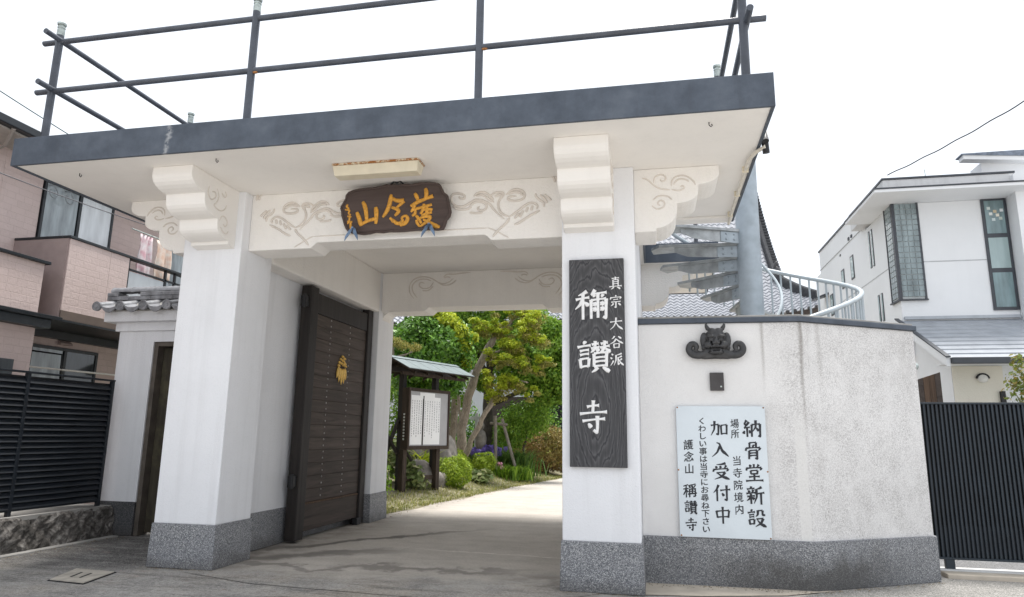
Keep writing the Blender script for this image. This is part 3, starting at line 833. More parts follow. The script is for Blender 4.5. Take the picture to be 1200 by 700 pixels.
def kanji(mb, ch, place, cx, cz, w, h, wt=4.6, flat=.4):
    sq = (w + h) / 2
    for k, s in enumerate(KAN[ch].split(';')):
        if not s: continue
        t, *pts = s.split(' ')
        P = [tuple(map(float, q.split(','))) for q in pts]
        Q = []
        for a, b in zip(P[:-1], P[1:]):
            Q += [(a[0] + (b[0] - a[0]) * u, a[1] + (b[1] - a[1]) * u) for u in (0, .34, .67)]
        Q.append(P[-1])
        if t == 'h':                       # a brush stroke bows slightly
            m = len(Q); Q = [(x, y - 1.3 * math.sin(PI * i / (m - 1))) for i, (x, y) in enumerate(Q)]
        stroke(mb, lambda x, z, d: place(x, z, d + .0002 * k), [(cx + (x - 50) / 100 * w, cz - (y - 50) / 100 * h) for x, y in Q], [wt / 100 * sq * q for q in _TW[t]], flat)

# ------------------------------------------------------------------ name plaque over the gateway
PC = np.array((-2.985, 7.44, 4.21)); tl = R(9)
PU = np.array((1, 0, 0)); PV = np.array((0, -math.sin(tl), math.cos(tl))); PN = np.array((0, -math.cos(tl), -math.sin(tl)))
def pl(u, v, d): return PC + PU * u + PV * v + PN * d
plaque = thing("name_plaque", "dark brown cloud-edged wooden plaque with golden characters hanging over the gateway", "plaque", tuple(PC))
px0 = [(120,330),(135,310),(165,262),(170,235),(190,215),(230,200),(280,190),(340,185),(400,180),(470,170),(520,158),(600,160),(680,155),(740,158),(800,145),(870,142),(940,146),(970,155),(985,185),(1000,215),(1030,235),(1040,270),(1050,320),(1056,360),(1045,395),(1020,420),(1005,460),(990,490),(940,497),(880,490),(820,492),(740,500),(660,508),(600,512),(540,510),(480,520),(420,515),(370,528),(310,535),(250,530),(190,520),(165,490),(150,455),(140,420),(130,390),(128,360)]
def q2(px, py):
    return ((px - 590) / 935 * 1.40, -(py - 337 + (px - 590) * .052) / 370 * .60)
outl = [q2(*p) for p in px0]
b = MB(); b.prism([pl(u, v, -.02) for u, v in outl], PN * .045)
bd_ = obj("board", b, PLAQW, plaque, bevel=.006)
rim = MB()
rim.tube([pl(u * .985, v * .965, .026) for u, v in outl + outl[:1]], .016, 6)
obj("carved_rim", rim, PLAQW, bd_, smooth='all')
hk = MB(); hk.tube([pl(-.06, .30, .0), pl(-.02, .335, .0), pl(.02, .32, .0), pl(.06, .335, .0), pl(.1, .30, .0)], .012, 6)
obj("wire_loop", hk, IRON, plaque, smooth='all')
def kc(lines, nm):
    c = MB()
    for pts, rad in lines: stroke(c, lambda u, v, d: pl(u, v, d + .026), [q2(*p) for p in pts], [r_ * .0021 for r_ in rad], .45)
    obj(nm, c, GOLDL, plaque, smooth='all')
kc([([(315,285),(335,320),(345,375),(348,430)],[8,14,13,10]), ([(262,365),(278,400),(292,440),(300,468)],[9,13,15,9]), ([(290,462),(330,440),(380,420),(440,412)],[9,10,11,13]), ([(425,325),(432,360),(430,405),(425,452)],[9,15,13,8])], "carved_character")
kc([([(560,230),(552,280),(530,345),(485,402)],[7,14,13,6]), ([(562,255),(605,280),(668,275)],[8,12,14]), ([(668,278),(630,310),(598,335)],[13,9,7]), ([(562,328),(625,345),(618,365),(588,390)],[7,11,11,6]),
    ([(545,405),(570,425),(575,440)],[7,10,8]), ([(565,418),(615,455),(660,425),(640,405),(680,385),(700,410),(680,445),(630,460)],[7,12,10,7,9,13,12,8])], "carved_character")
kc([([(722,318),(780,288),(850,262),(912,242)],[8,12,10,13]), ([(758,222),(775,245),(785,272)],[8,13,8]), ([(848,185),(858,215),(850,260)],[8,14,9]), ([(765,290),(750,330),(725,362)],[8,11,6]), ([(735,350),(775,335),(805,330)],[7,9,8]), ([(760,345),(762,370),(735,392)],[8,10,6]),
    ([(765,385),(790,410),(812,445)],[7,11,7]), ([(800,330),(850,318),(900,305)],[7,10,8]), ([(835,300),(828,340),(805,375)],[7,10,7]), ([(830,345),(880,338),(905,345)],[7,9,8]), ([(860,320),(858,360),(850,395)],[7,11,8]), ([(812,385),(860,370),(900,362)],[7,9,8]),
    ([(800,405),(850,392),(895,395),(860,430),(800,468)],[6,10,11,9,6]), ([(825,415),(880,440),(925,462),(962,475)],[6,11,14,9]), ([(768,420),(775,445),(800,470)],[7,9,6])], "carved_character")
kc([([(185,305),(170,325),(195,335),(175,350)],[5,7,6,4]), ([(160,345),(205,350),(185,375),(210,385)],[4,6,5,4]), ([(180,395),(215,400)],[5,5]), ([(200,390),(195,430),(180,455)],[5,6,4]), ([(178,435),(222,438)],[5,6]), ([(205,440),(208,480),(205,505)],[6,8,4])], "carved_inscription")
for x in (-3.50, -2.535):
    c = MB()
    for s in (-1, 1):
        c.prism([np.array((x, 7.405, 3.985)), np.array((x + s * .012, 7.37, 3.92)), np.array((x + s * .085, 7.36, 3.815)), np.array((x + s * .08, 7.365, 3.87)), np.array((x + s * .035, 7.385, 3.97))][::1], (0, -.012, 0))
    c.box(x - .012, x + .012, 7.36, 7.56, 3.975, 3.99)
    obj("support_clip", c, CLIP, plaque)

# light fitting above it
lamp = thing("ceiling_light", "cream fluorescent batten light with a rusty edge under the gate roof", "ceiling light", (-2.99, 6.85, 4.54))
b = MB(); x0, x1 = -3.49, -2.47
b.add([(x0, 6.74, 4.515), (x1, 6.74, 4.515), (x1, 6.94, 4.515), (x0, 6.94, 4.515), (x0 + .02, 6.765, 4.40), (x1 - .02, 6.765, 4.40), (x1 - .02, 6.915, 4.40), (x0 + .02, 6.915, 4.40)],
      [(0, 1, 2, 3), (7, 6, 5, 4), (0, 4, 5, 1), (1, 5, 6, 2), (2, 6, 7, 3), (3, 7, 4, 0)])
obj("housing", b, CREAM, lamp, bevel=.006)
b = MB(); b.box(x0 - .005, x1 + .005, 6.73, 6.95, 4.516, 4.538)
def rusty():
    t = NT("rusted_tray")
    n = t.noise(t.vec(), 28, 5, .7)
    t.col(t.mix(t.mrange(n, .42, .52), (.68, .62, .48), (.33, .13, .03)))
    t.rough(.7); return t.m
obj("tray", b, rusty(), lamp, bevel=.003)

# ------------------------------------------------------------------ temple name board on the right pillar
sb = thing("temple_signboard", "tall charcoal wooden board with white carved characters on the right gate pillar", "signboard", (-.58, 7.36, 1.235))
obj("board", MB().box(-.878, -.280, 7.345, 7.398, 1.235, 3.468), BOARDW, sb, bevel=.006)
def sp_(x, z, d): return (x, 7.344 - d, z)
for ch, cx, cz, w_, h_ in (("穪", -.638, 2.955, .37, .345), ("讃", -.620, 2.392, .375, .35), ("寺", -.625, 1.752, .34, .375)):
    c = MB(); kanji(c, ch, sp_, cx, cz, w_, h_, 5.7, .35)
    obj("carved_character", c, LETW, sb, smooth='all')
for ch, cz in (("真", 3.19), ("宗", 2.985), ("大", 2.742), ("谷", 2.544), ("派", 2.356)):
    c = MB(); kanji(c, ch, sp_, -.372, cz, .15, .145, 5.6, .35)
    obj("carved_character", c, LETW, sb, smooth='all')

# ------------------------------------------------------------------ wall to the right of the gate
rw = thing("boundary_wall", "off-white stained plaster wall with granite foot bending back right of the gate", "wall", (1.5, 8.3, 0))
def offset(poly, d):
    out = []
    for i, p in enumerate(poly):
        p = np.array(p, float)
        ds = []
        if i > 0: a = p - np.array(poly[i - 1]); ds.append(np.array((a[1], -a[0])) / np.linalg.norm(a))
        if i < len(poly) - 1: a = np.array(poly[i + 1]) - p; ds.append(np.array((a[1], -a[0])) / np.linalg.norm(a))
        n = sum(ds); n /= np.linalg.norm(n); n /= max(.3, n @ ds[0])
        out.append(p + n * d)
    return out
WP = [(-.156, 8.04), (1.62, 8.06), (3.08, 8.95), (3.09, 12.0)]
def run(mb, d0, d1, z0, z1, path=WP):
    a = offset(path, d0); c = offset(path, d1); n = len(path)
    vs = [(*p, z) for z in (z0, z1) for p in a + c]
    fs = []
    for i in range(n - 1):
        o = [i, i + 1, n + i + 1, n + i]; m = 2 * n
        fs += [tuple(o[::-1]), tuple(k + m for k in o), (i, i + 1, i + 1 + m, i + m), (n + i + 1, n + i, n + i + m, n + i + 1 + m)]
    m = 2 * n
    fs += [(0, m, m + n, n), (n - 1, 2 * n - 1, m + 2 * n - 1, m + n - 1)]
    mb.add(vs, fs)
    return mb
obj("wall_body", run(MB(), 0, -.2, .46, 2.84), WALLD, rw, bevel=.012)
obj("plinth", run(MB(), .028, -.21, 0, .492), GRAND, rw, bevel=.006)
obj("coping", run(MB(), .035, -.235, 2.842, 2.90), FASC, rw, bevel=.006)
obj("coping_cap", run(MB(), .0, -.2, 2.901, 2.925), CONC, rw, bevel=.006)

# the demon-faced ridge tile
g = MB(); OX, OY, OZ = .703, 8.01, 2.585
def op(x, y, z): return (OX + x, OY - y, OZ + z)
for s in (-1, 1):
    sw = [(s * x, z) for x, z in [(.06, -.075), (.14, -.115), (.215, -.125), (.275, -.10), (.30, -.045), (.275, .005), (.235, .015), (.205, -.015), (.215, -.05), (.24, -.05)]]
    P = smooth_line(sw, 2)
    rr = np.interp(np.linspace(0, 1, len(P)), [0, .3, .6, 1], [.045, .043, .034, .022])
    g.tube([op(x, .03, z) for x, z in P], list(rr), 10, True, ((0, 1, 0), .8))
    g.tube([op(s * .075, .04, .17), op(s * .095, .055, .205), op(s * .10, .06, .225), op(s * .085, .06, .245)], [.028, .022, .014, .005], 8)
    g.ell(op(s * .06, .10, .085), (.048, .03, .020), 10, 6, None)       # brow
    g.ell(op(s * .055, .098, .045), (.026, .022, .020))                  # eyeball
    g.ell(op(s * .085, .07, -.01), (.05, .045, .045))                    # cheek
    g.ell(op(s * .125, .035, .045), (.045, .035, .095))
    g.ell(op(s * .13, .045, -.04), (.03, .03, .03))
    g.ell(op(s * .048, .10, -.075), (.012, .012, .026))                  # fang
    g.ell(op(s * .022, .115, .01), (.022, .02, .018))                    # nostril
    g.ell(op(s * .035, .06, .15), (.05, .04, .035))
g.ell(op(0, .02, .04), (.135, .05, .145))
g.ell(op(0, .06, .09), (.10, .05, .08))
g.ell(op(0, .10, .03), (.028, .04, .045))
g.ell(op(0, .085, -.028), (.08, .045, .018))
g.ell(op(0, .075, -.095), (.085, .045, .022))
g.ell(op(0, .04, -.07), (.09, .03, .05))
g.tube([op(-.25, .02, -.10), op(-.12, .03, -.125), op(0, .035, -.12), op(.12, .03, -.125), op(.25, .02, -.10)], .045, 8, True, ((0, 1, 0), .6))
oni = obj("demon_face_tile", g, ONI, None, smooth='all')
rm_ = oni.modifiers.new("remesh", 'REMESH'); rm_.mode = 'VOXEL'; rm_.voxel_size = .0065; rm_.use_smooth_shade = True
sm_ = oni.modifiers.new("smooth", 'SMOOTH'); sm_.iterations = 2; sm_.factor = .5
tag(oni, "black clay demon face tile with two small horns and curled ends on the wall", "ornament tile")

cp = thing("cover_plate", "small dark metal plate on the wall below the demon face tile", "plate", (.705, 8.035, 2.07))
obj("plate", MB().box(.628, .778, 8.015, 8.045, 2.07, 2.272), plain("dark_bronze", (.06, .055, .055), .45, .2, 8, .1, 60, .4), cp, bevel=.004)
obj("screw", MB().lathe([(.010, 0), (.010, -.006), (.004, -.008)], (.745, 8.014, 2.115), 8, 'Y'), FINIAL, cp)

# white notice board with brush lettering
ns = thing("notice_sign", "white enamel notice sign with black brush lettering screwed to the wall", "sign", (.72, 8.03, .50))
obj("panel", MB().box(.243, 1.192, 7.996, 8.028, .497, 1.897), SIGNW, ns, bevel=.004)
def np_(x, z, d): return (x, 7.9945 - d, z)
def column(chars, cx, z0, z1, w_, h_, pen, sh=.10, slant=0.0):
    n = len(chars)
    for i, ch in enumerate(chars):
        c = MB()
        z = z0 + (z1 - z0) * (i / (n - 1) if n > 1 else 0)
        if ch in KAN and w_ > .12: kanji(c, ch, np_, cx + slant * i, z, w_ * .96, h_ * .95, 6.6, .02)
        else: brush(c, ch, np_, cx + slant * i, z, w_, h_, pen, sh, .007, 0, (i * 3 + ord(ch)) % 11)
        obj("lettering", c, INK, ns, recalc=False)
column("納骨堂新設", 1.045, 1.655, .715, .205, .20, (.034, .016))
column("場所", .868, 1.71, 1.60, .092, .105, (.024, .010))
column("当寺院境内", .872, 1.31, .80, .100, .108, (.024, .010))
column("加入受付中", .70, 1.655, .735, .195, .19, (.036, .016))
column("くわしい事は当寺にお尋ね下さい", .520, 1.735, .585, .088, .082, (.026, .012), .06)
column("護念山", .365, 1.475, 1.215, .108, .115, (.026, .011))
column("稱讃寺", .365, .985, .63, .148, .152, (.030, .013))
for x, z in ((.258, 1.882), (1.177, 1.882), (.258, .512), (1.177, .512), (.25, 1.2), (1.185, 1.2)):
    obj("screw", MB().lathe([(.009, 0), (.009, -.004), (.004, -.006)], (x, 7.996, z), 8, 'Y'), RUST, ns)

# ------------------------------------------------------------------ tiled wall and wicket door on the left
lw = thing("tiled_wall", "white plastered wall with a grey tiled top and a narrow door beside the left pillar", "wall", (-7.6, 9.5, 0))
LX0, LX1 = -8.36, -5.81
wb = MB(); wb.box(LX0, -7.72, 9.4, 9.65, .44, 3.12); wb.box(-7.72, -6.60, 9.4, 9.65, 2.93, 3.12); wb.box(-6.6, LX1, 9.4, 9.65, .44, 3.12)
obj("wall_body", wb, WHITE, lw)
obj("plinth", MB().box(LX0 + .01, -7.72, 9.385, 9.66, 0, .49), granite("dark_plinth", .42), lw, bevel=.006)
obj("moulding", MB().box(LX0 - .05, LX1, 9.35, 9.70, 3.10, 3.24), WHITE, lw, bevel=.008)
obj("moulding", MB().box(LX0 - .17, LX1, 9.22, 9.83, 3.235, 3.40), WHITE, lw, bevel=.008)
fr = MB(); fr.box(-7.718, -7.645, 9.42, 9.63, 0, 2.928); fr.box(-6.675, -6.602, 9.42, 9.63, 0, 2.928); fr.box(-7.644, -6.676, 9.42, 9.63, 2.86, 2.928)
obj("door_frame", fr, plain("frame_paint", (.10, .085, .07), .6, .3), lw, bevel=.004)
wd = obj("wicket_door", MB().box(-7.643, -6.677, 9.585, 9.612, .03, 2.858), DARKV, lw)
wpl = pmesh("door_plank", MB().box(0, .155, -.014, .014, .035, 2.85), wood("olive_door_wood", (.022, .018, .013), (.07, .06, .042), 'Z', 8, .7, (.16, .15, .08)), False, .006)
for k in range(6): piece("door_plank", wpl, wd, (-7.642 + .161 * k, 9.565, 0))
# pan tiles and round cover tiles
T_S = .417
def tile_pan():
    b = MB(); n = 7; m = 2
    prof = [(-.165 + .33 * i / n, -.045 * math.cos(PI * (-.5 + i / n)) ) for i in range(n + 1)]
    vs = []; fs = []
    for y, z in ((0, 0), (.40, .11)):
        for x, dz in prof: vs.append((x, y, z + dz))
        for x, dz in prof: vs.append((x, y, z + dz - .022))
    k = 2 * (n + 1)
    for i in range(n):
        fs += [(i, i + 1, k + i + 1, k + i), (n + 1 + i, k + n + 1 + i, k + n + 2 + i, n + 2 + i), (i, n + 1 + i, n + 2 + i, i + 1), (k + i, k + i + 1, k + n + 2 + i, k + n + 1 + i)]
    b.add(vs, fs)
    # hanging lip of an eave tile
    lip = [(x, -.004, dz) for x, dz in prof] + [(x * .82, -.004, dz - .028 - .05 * (1 - (x / .17) ** 2)) for x, dz in prof[::-1]]
    b.prism(lip, (0, .02, 0))
    return pmesh("pan_tile", b, TILEK, True)
def tile_round():
    b = MB()
    d = np.array((0, .40, .11)); u = np.array((1., 0, 0)); n_ = np.cross(u, d); n_ = n_ / np.linalg.norm(n_)
    if n_[2] < 0: n_ = -n_
    vs = []; k = 8
    for t in (0, 1):
        for i in range(k + 1):
            a = PI * i / k
            vs.append(tuple(d * t + u * .072 * math.cos(a) + n_ * .062 * math.sin(a)))
    b.add(vs, [(i, i + 1, k + 2 + i, k + 1 + i) for i in range(k)])
    b.lathe([(.074, .03), (.076, 0), (.076, -.012), (.058, -.012), (.056, -.004), (.028, -.004), (.026, -.012), (.008, -.014)], (0, 0, .005), 16, 'Y')
    return pmesh("round_tile", b, TILEK, True)
tp, trn = tile_pan(), tile_round()
for k in range(7):
    piece("round_tile", trn, lw, (-8.545 + T_S * k, 9.06, 3.455))
    if k < 6: piece("pan_tile", tp, lw, (-8.545 + T_S * (k + .5), 9.075, 3.475))
    if k < 6: piece("pan_tile", tp, lw, (-8.545 + T_S * (k + .5), 9.985, 3.475), (0, 0, PI))
    piece("round_tile", trn, lw, (-8.545 + T_S * k, 10.0, 3.455), (0, 0, PI))
rbm = pmesh("ridge_course_tile", MB().box(0, .402, -.12, .12, 0, .062), TILEK, False, .006)
for c in range(2):
    for k in range(7):
        piece("ridge_course_tile", rbm, lw, (-8.67 + .406 * k + (.2 if c else 0) * (1 if k else 0), 9.5, 3.615 + .066 * c), (0, 0, 0), (1 if not (c and k == 0) else .49, 1, 1))
cap = MB(); n = 8
vs = []
for i, x in enumerate((0, .02, .40)):
    for k in range(n + 1):
        a = PI * k / n; r_ = (.105, .10, .088)[i]
        vs.append((x, r_ * math.cos(a), r_ * .95 * math.sin(a)))
cap.add(vs, [(i * (n + 1) + k, i * (n + 1) + k + 1, (i + 1) * (n + 1) + k + 1, (i + 1) * (n + 1) + k) for i in range(2) for k in range(n)])
cap.prism([(0, q[1], q[2]) for q in vs[:n + 1]], (.012, 0, 0))
cpm = pmesh("ridge_cap_tile", cap, TILEK, True)
for k in range(8): piece("ridge_cap_tile", cpm, lw, (-8.63 + .37 * k, 9.5, 3.752), (0, R(-1.5), 0))
obj("roof_bed", MB().prism([(LX0 - .12, 9.14, 3.40), (LX0 - .12, 9.92, 3.40), (LX0 - .12, 9.6, 3.585), (LX0 - .12, 9.4, 3.585)], (2.6, 0, 0)), CONC, lw)

# ------------------------------------------------------------------ fence on the left, its rough stone footing
lf = thing("louvre_fence", "black horizontal louvre fence on a rough stone footing at the left", "fence", (-8.2, 7.2, .43))
sl = pmesh("slat", MB().prism([(.018, 0, -.032), (.024, 0, -.026), (-.012, 0, .034), (-.018, 0, .030)], (0, 1.44, 0)), ALUD, False)
posts = [4.72, 6.22, 7.71, 9.19]
bk = MB()
for i, y in enumerate(posts):
    obj("post", MB().box(-8.225, -8.172, y - .026, y + .026, .43, 2.286), ALUD, lf, bevel=.003)
    if i < 3:
        for k in range(22):
            piece("slat", sl, lf, (-8.196, y + .029, .555 + k * .0775))
        obj("backing", MB().box(-8.232, -8.226, y, posts[i + 1], .53, 2.25), ALUB, lf)
obj("top_rail", MB().box(-8.23, -8.165, 4.69, 9.22, 2.287, 2.312), ALUD, lf, bevel=.003)
obj("bottom_rail", MB().box(-8.222, -8.178, 4.69, 9.22, .498, .525), ALUD, lf, bevel=.003)
# footing
b = MB(); ny, nh = 150, 14
vs = []; fs = []
for j in range(nh + 1):
    for i in range(ny + 1):
        y = 3.5 + 5.86 * i / ny; h = j / nh
        z = .43 * h
        s1 = math.sin(y * 7.3 + h * 3) * .02 + math.sin(y * 17 + h * 9) * .014 + math.sin(y * 31 - h * 14) * .01
        x = -8.0 - .09 * h - (.02 if j == nh else 0) + s1 * (1 if 0 < j < nh else .4) + rng.normal(0, .006)
        vs.append((x, y, z + (rng.normal(0, .006) if j else -.01)))
k = len(vs)
for i in range(ny + 1): vs.append((-8.45, 3.5 + 5.86 * i / ny, .42))
for j in range(nh):
    for i in range(ny): fs.append((j * (ny + 1) + i, j * (ny + 1) + i + 1, (j + 1) * (ny + 1) + i + 1, (j + 1) * (ny + 1) + i))
for i in range(ny): fs.append((nh * (ny + 1) + i, nh * (ny + 1) + i + 1, k + i + 1, k + i))
b.add(vs, fs)
def rough_stone():
    t = NT("rough_stone")
    v = t.vec(); n = t.noise(v, 7, 8, .75, .6)
    t.col(t.ramp(n, [(.3, (.02, .018, .016)), (.45, (.08, .073, .065)), (.55, (.19, .175, .16)), (.65, (.38, .36, .33))]))
    t.rough(.9); t.bump(t.noise(v, 13, 8, .75), 1.0, .05); return t.m
tag(obj("stone_footing", b, rough_stone(), None), "low dark rough-hewn stone footing under the black louvre fence", "low wall")
kind(obj("footing_top", MB().box(-8.75, -8.10, 3.5, 9.36, .38, .437), CONC), 'structure')
kind(obj("gutter_edge", MB().box(-7.99, -7.86, 3.5, 9.3, -.03, .012), CONC, bevel=.005), 'structure')

# manhole cover in the road
mc = thing("manhole_cover", "square concrete drain cover with two slots in the road by the left pillar", "drain cover", (-6.12, 6.75, 0))
c4 = [(-6.26, 6.50), (-5.80, 6.45), (-5.93, 7.02), (-6.47, 7.07)]
obj("frame", MB().prism([(-6.12 + (x + 6.12) * 1.07, 6.76 + (y - 6.76) * 1.07, -.02) for x, y in c4], (0, 0, .022)), DARKV, mc)
obj("lid", MB().prism([(x, y, -.02) for x, y in c4], (0, 0, .030)), plain("cover_concrete", (.42, .385, .33), .9, .25, 6, .4, 40), mc, bevel=.004)
for a in (.36, .62):
    p0 = np.array(c4[0]) * (1 - a) + np.array(c4[1]) * a; p1 = np.array(c4[3]) * (1 - a) + np.array(c4[2]) * a
    m0 = p0 * .7 + p1 * .3; m1 = p0 * .3 + p1 * .7
    d = (np.array(c4[1]) - np.array(c4[0])); d = d / np.linalg.norm(d) * .014
    obj("lifting_slot", MB().prism([(*(m0 - d), .0101), (*(m0 + d), .0101), (*(m1 + d), .0101), (*(m1 - d), .0101)], (0, 0, .002)), DARKV, mc)

# ------------------------------------------------------------------ slatted sliding fence on the right
rf = thing("slatted_fence", "dark slate sliding fence of narrow vertical slats beside the plaster wall", "fence", (4.3, 9.5, .05))
slv = pmesh("slat", MB().box(-.0125, .0125, -.012, .012, .19, 2.0), ALUD2, False, .003)
for k in range(48): piece("slat", slv, rf, (3.25 + .0475 * k, 9.49, 0))
obj("backing", MB().box(3.22, 5.5, 9.512, 9.52, .19, 2.0), ALUB, rf)
obj("top_rail", MB().box(3.22, 5.52, 9.462, 9.53, 1.995, 2.02), ALUD2, rf, bevel=.003)
obj("bottom_rail", MB().box(3.22, 5.52, 9.465, 9.53, .165, .19), ALUD2, rf, bevel=.003)
obj("lower_band", MB().box(3.33, 5.5, 9.505, 9.511, .19, .55), ALUD, rf)
for x in (3.36, 5.2):
    obj("foot_post", MB().box(x, x + .10, 9.47, 9.53, .055, .164), ALUD2, rf, bevel=.004)

# ------------------------------------------------------------------ railing on the gate roof
rr_ = thing("roof_railing", "dark blue-grey pipe railing with two rails round the flat gate roof", "railing", (-2.98, 6.35, 4.85))
def post(x, y, top=6.30, fin=True):
    p = obj("post", MB().tube([(x, y, 4.85), (x, y, top)], .043, 12), RAILM, rr_, smooth=True)
    if fin: obj("finial", MB().lathe([(.040, 0), (.043, .01), (.043, .08), (.036, .085), (.036, .095), (.044, .10), (.044, .115), (.03, .12), (.028, .135), (.05, .142), (.052, .165), (.035, .178), (.0, .18)], (x, y, top), 14), FINIAL, p, smooth=True)
for x in (-7.03, -4.36, -1.70, .955): post(x, 6.35)
for x in (-7.03, .955):
    post(x, 8.80)
for x in (-7.03, .955): post(x, 11.3 if x < 0 else 14.2)
for z in (6.215, 5.56):
    obj("rail", MB().tube([(-7.25, 6.35, z), (1.17, 6.35, z)], .033, 12), RAILM, rr_, smooth=True)
    obj("rail", MB().tube([(-7.0, 6.12, z - .01 + .02), (-7.0, 11.35, z + .01)], .033, 12), RAILM, rr_, smooth=True)
    obj("rail", MB().tube([(.99, 6.10, z - .03), (.985, 9.4, z - .03)], .033, 12), RAILM, rr_, smooth=True)
for x in (-4.36, -1.70):
    for z in (5.56,):
        obj("rust_patch", MB().ell((x + .06, 6.335, z - .035), (.035, .02, .014), 8, 6), RUST, rr_, smooth='all')

# ------------------------------------------------------------------ spiral stair
SC = np.array((1.505, 10.75))
st_ = thing("spiral_staircase", "galvanised spiral staircase with a thick pole climbing behind the plaster wall", "staircase", (SC[0], SC[1], 0))
obj("pole", MB().tube([(SC[0], SC[1], 0), (SC[0], SC[1], 5.9)], .176, 32), GALV, st_, smooth=True)
def hel(phi, r, dz):
    a = R(phi); return (SC[0] - r * math.cos(a), SC[1] + r * math.sin(a), 4.55 - .2 * phi / 21.5 + dz)
for k in range(-1, 17):
    ph = 21.5 * k + 3
    z = 4.52 - .2 * k
    if z < .1: break
    b = MB()
    # tread plate: a narrow wedge that widens outwards
    A = [hel(ph - 20, .17, 0), hel(ph - 7, 1.36, 0), hel(ph + 1, 1.48, 0), hel(ph + 10, 1.48, 0), hel(ph + 20, .17, 0)]
    b.prism([(p[0], p[1], z - .045) for p in A], (0, 0, .045))
    tr = obj("tread", b, TREAD, st_, bevel=.004)
    # deep bracket under the front edge, bolted to the pole
    d = np.array(hel(ph - 4, 1, 0)) - np.array((SC[0], SC[1], hel(ph - 4, 1, 0)[2])); d /= np.linalg.norm(d)
    n_ = np.array((-d[1], d[0], 0))
    P0 = np.array((SC[0], SC[1], 0)) + d * .17; P1 = np.array((SC[0], SC[1], 0)) + d * 1.12
    b = MB(); b.prism([P0 + (0, 0, z - .045), P1 + (0, 0, z - .045), P1 + (0, 0, z - .11), P0 + d * .75 + (0, 0, z - .19), P0 + (0, 0, z - .235)], n_ * .012)
    obj("bracket", b, TREAD, tr)
    b = MB(); b.prism([P0 + (0, 0, z - .05) + n_ * .014, P0 + d * .30 + (0, 0, z - .05) + n_ * .014, P0 + d * .30 + (0, 0, z - .212) + n_ * .014, P0 + (0, 0, z - .228) + n_ * .014], n_ * .012)
    obj("bolt_plate", b, GALV, tr)
    for u_, v_ in ((.08, .09), (.21, .085), (.08, .17), (.21, .17)):
        c = P0 + d * u_ + (0, 0, z - v_) + n_ * .028
        obj("bolt", MB().ell(c, (.018, .018, .018), 6, 4), GALV, tr, smooth='all')
obj("handrail", MB().tube([hel(p, 1.5, .87) for p in range(-40, 262, 6)], .034, 10), RAILG, st_, smooth=True)
obj("inner_handrail", MB().tube([hel(p, .43, .85) for p in range(60, 262, 8)], .022, 8), RAILG, st_, smooth=True)
for k in range(0, 34):
    ph = 56 + 6.1 * k
    obj("baluster", MB().tube([hel(ph, 1.5, .0), hel(ph, 1.5, .87)], .0155, 8), RAILG, st_, smooth=True)

# ------------------------------------------------------------------ pink house on the left
def siding():
    t = NT("pink_siding")
    # brick-embossed boards: fine relief only; the boards themselves are geometry
    sx_, sy_, sz_ = t.xyz()
    cv = t.n("ShaderNodeCombineXYZ")
    t.l(t.math('ADD', sx_, sy_), cv.inputs[0]); t.l(sz_, cv.inputs[1])
    br = t.n("ShaderNodeTexBrick")
    br.inputs["Scale"].default_value = 1
    br.inputs["Mortar Size"].default_value = .006
    br.inputs["Mortar Smooth"].default_value = .3
    br.inputs["Brick Width"].default_value = .26
    br.inputs["Row Height"].default_value = .11
    br.squash = .62; br.squash_frequency = 3; br.offset = .37
    br.inputs["Color1"].default_value = (.62, .50, .465, 1)
    br.inputs["Color2"].default_value = (.66, .535, .50, 1)
    br.inputs["Mortar"].default_value = (.60, .485, .45, 1)
    t.l(cv.outputs[0], br.inputs["Vector"])
    t.col(br.outputs["Color"]); t.rough(.8)
    t.bump(t.math('ADD', t.math('MULTIPLY', t.math('SUBTRACT', 1., br.outputs["Fac"]), 1.), t.noise(t.vec(), 25, 4)), .5, .012)
    return t.m
SIDE = siding()
SIDED = plain("mauve_siding", (.36, .28, .265), .8, .08, 6, .3, 30)
BLKF = plain("black_frame", (.014, .018, .022), .4, .2, 5, 0)
SOFB = plain("brown_soffit", (.15, .115, .095), .7, .1, 4, .1, 30)
def glass(name, c, rough=.06, var=.2, spec=.6):
    t = NT(name)
    n = t.noise(t.vec(True, (3, 3, .6)), 2.2, 3)
    t.col(t.ramp(n, [(.35, tuple(x * (1 - var) for x in c)), (.7, tuple(min(1, x * (1 + var)) for x in c))]))
    t.rough(rough); t.p.inputs["Specular IOR Level"].default_value = spec
    return t.m
G_CURT = glass("curtained_glass", (.80, .84, .86), .12, .12)
G_LACE = glass("grey_curtain_glass", (.36, .41, .43), .15, .35)
G_DARK = glass("dark_glass", (.05, .06, .065), .05, .4)
FROST = glass("frosted_panel", (.62, .66, .69), .35, .05, .3)

hs = thing("pink_house", "pink brick-sided house with black trim and a balcony beyond the louvre fence", "house", (-11, 10, 0))
FXH = -10.3
obj("wall", MB().box(-17, FXH, 3, 16, 0, 6.1), SIDED, hs)
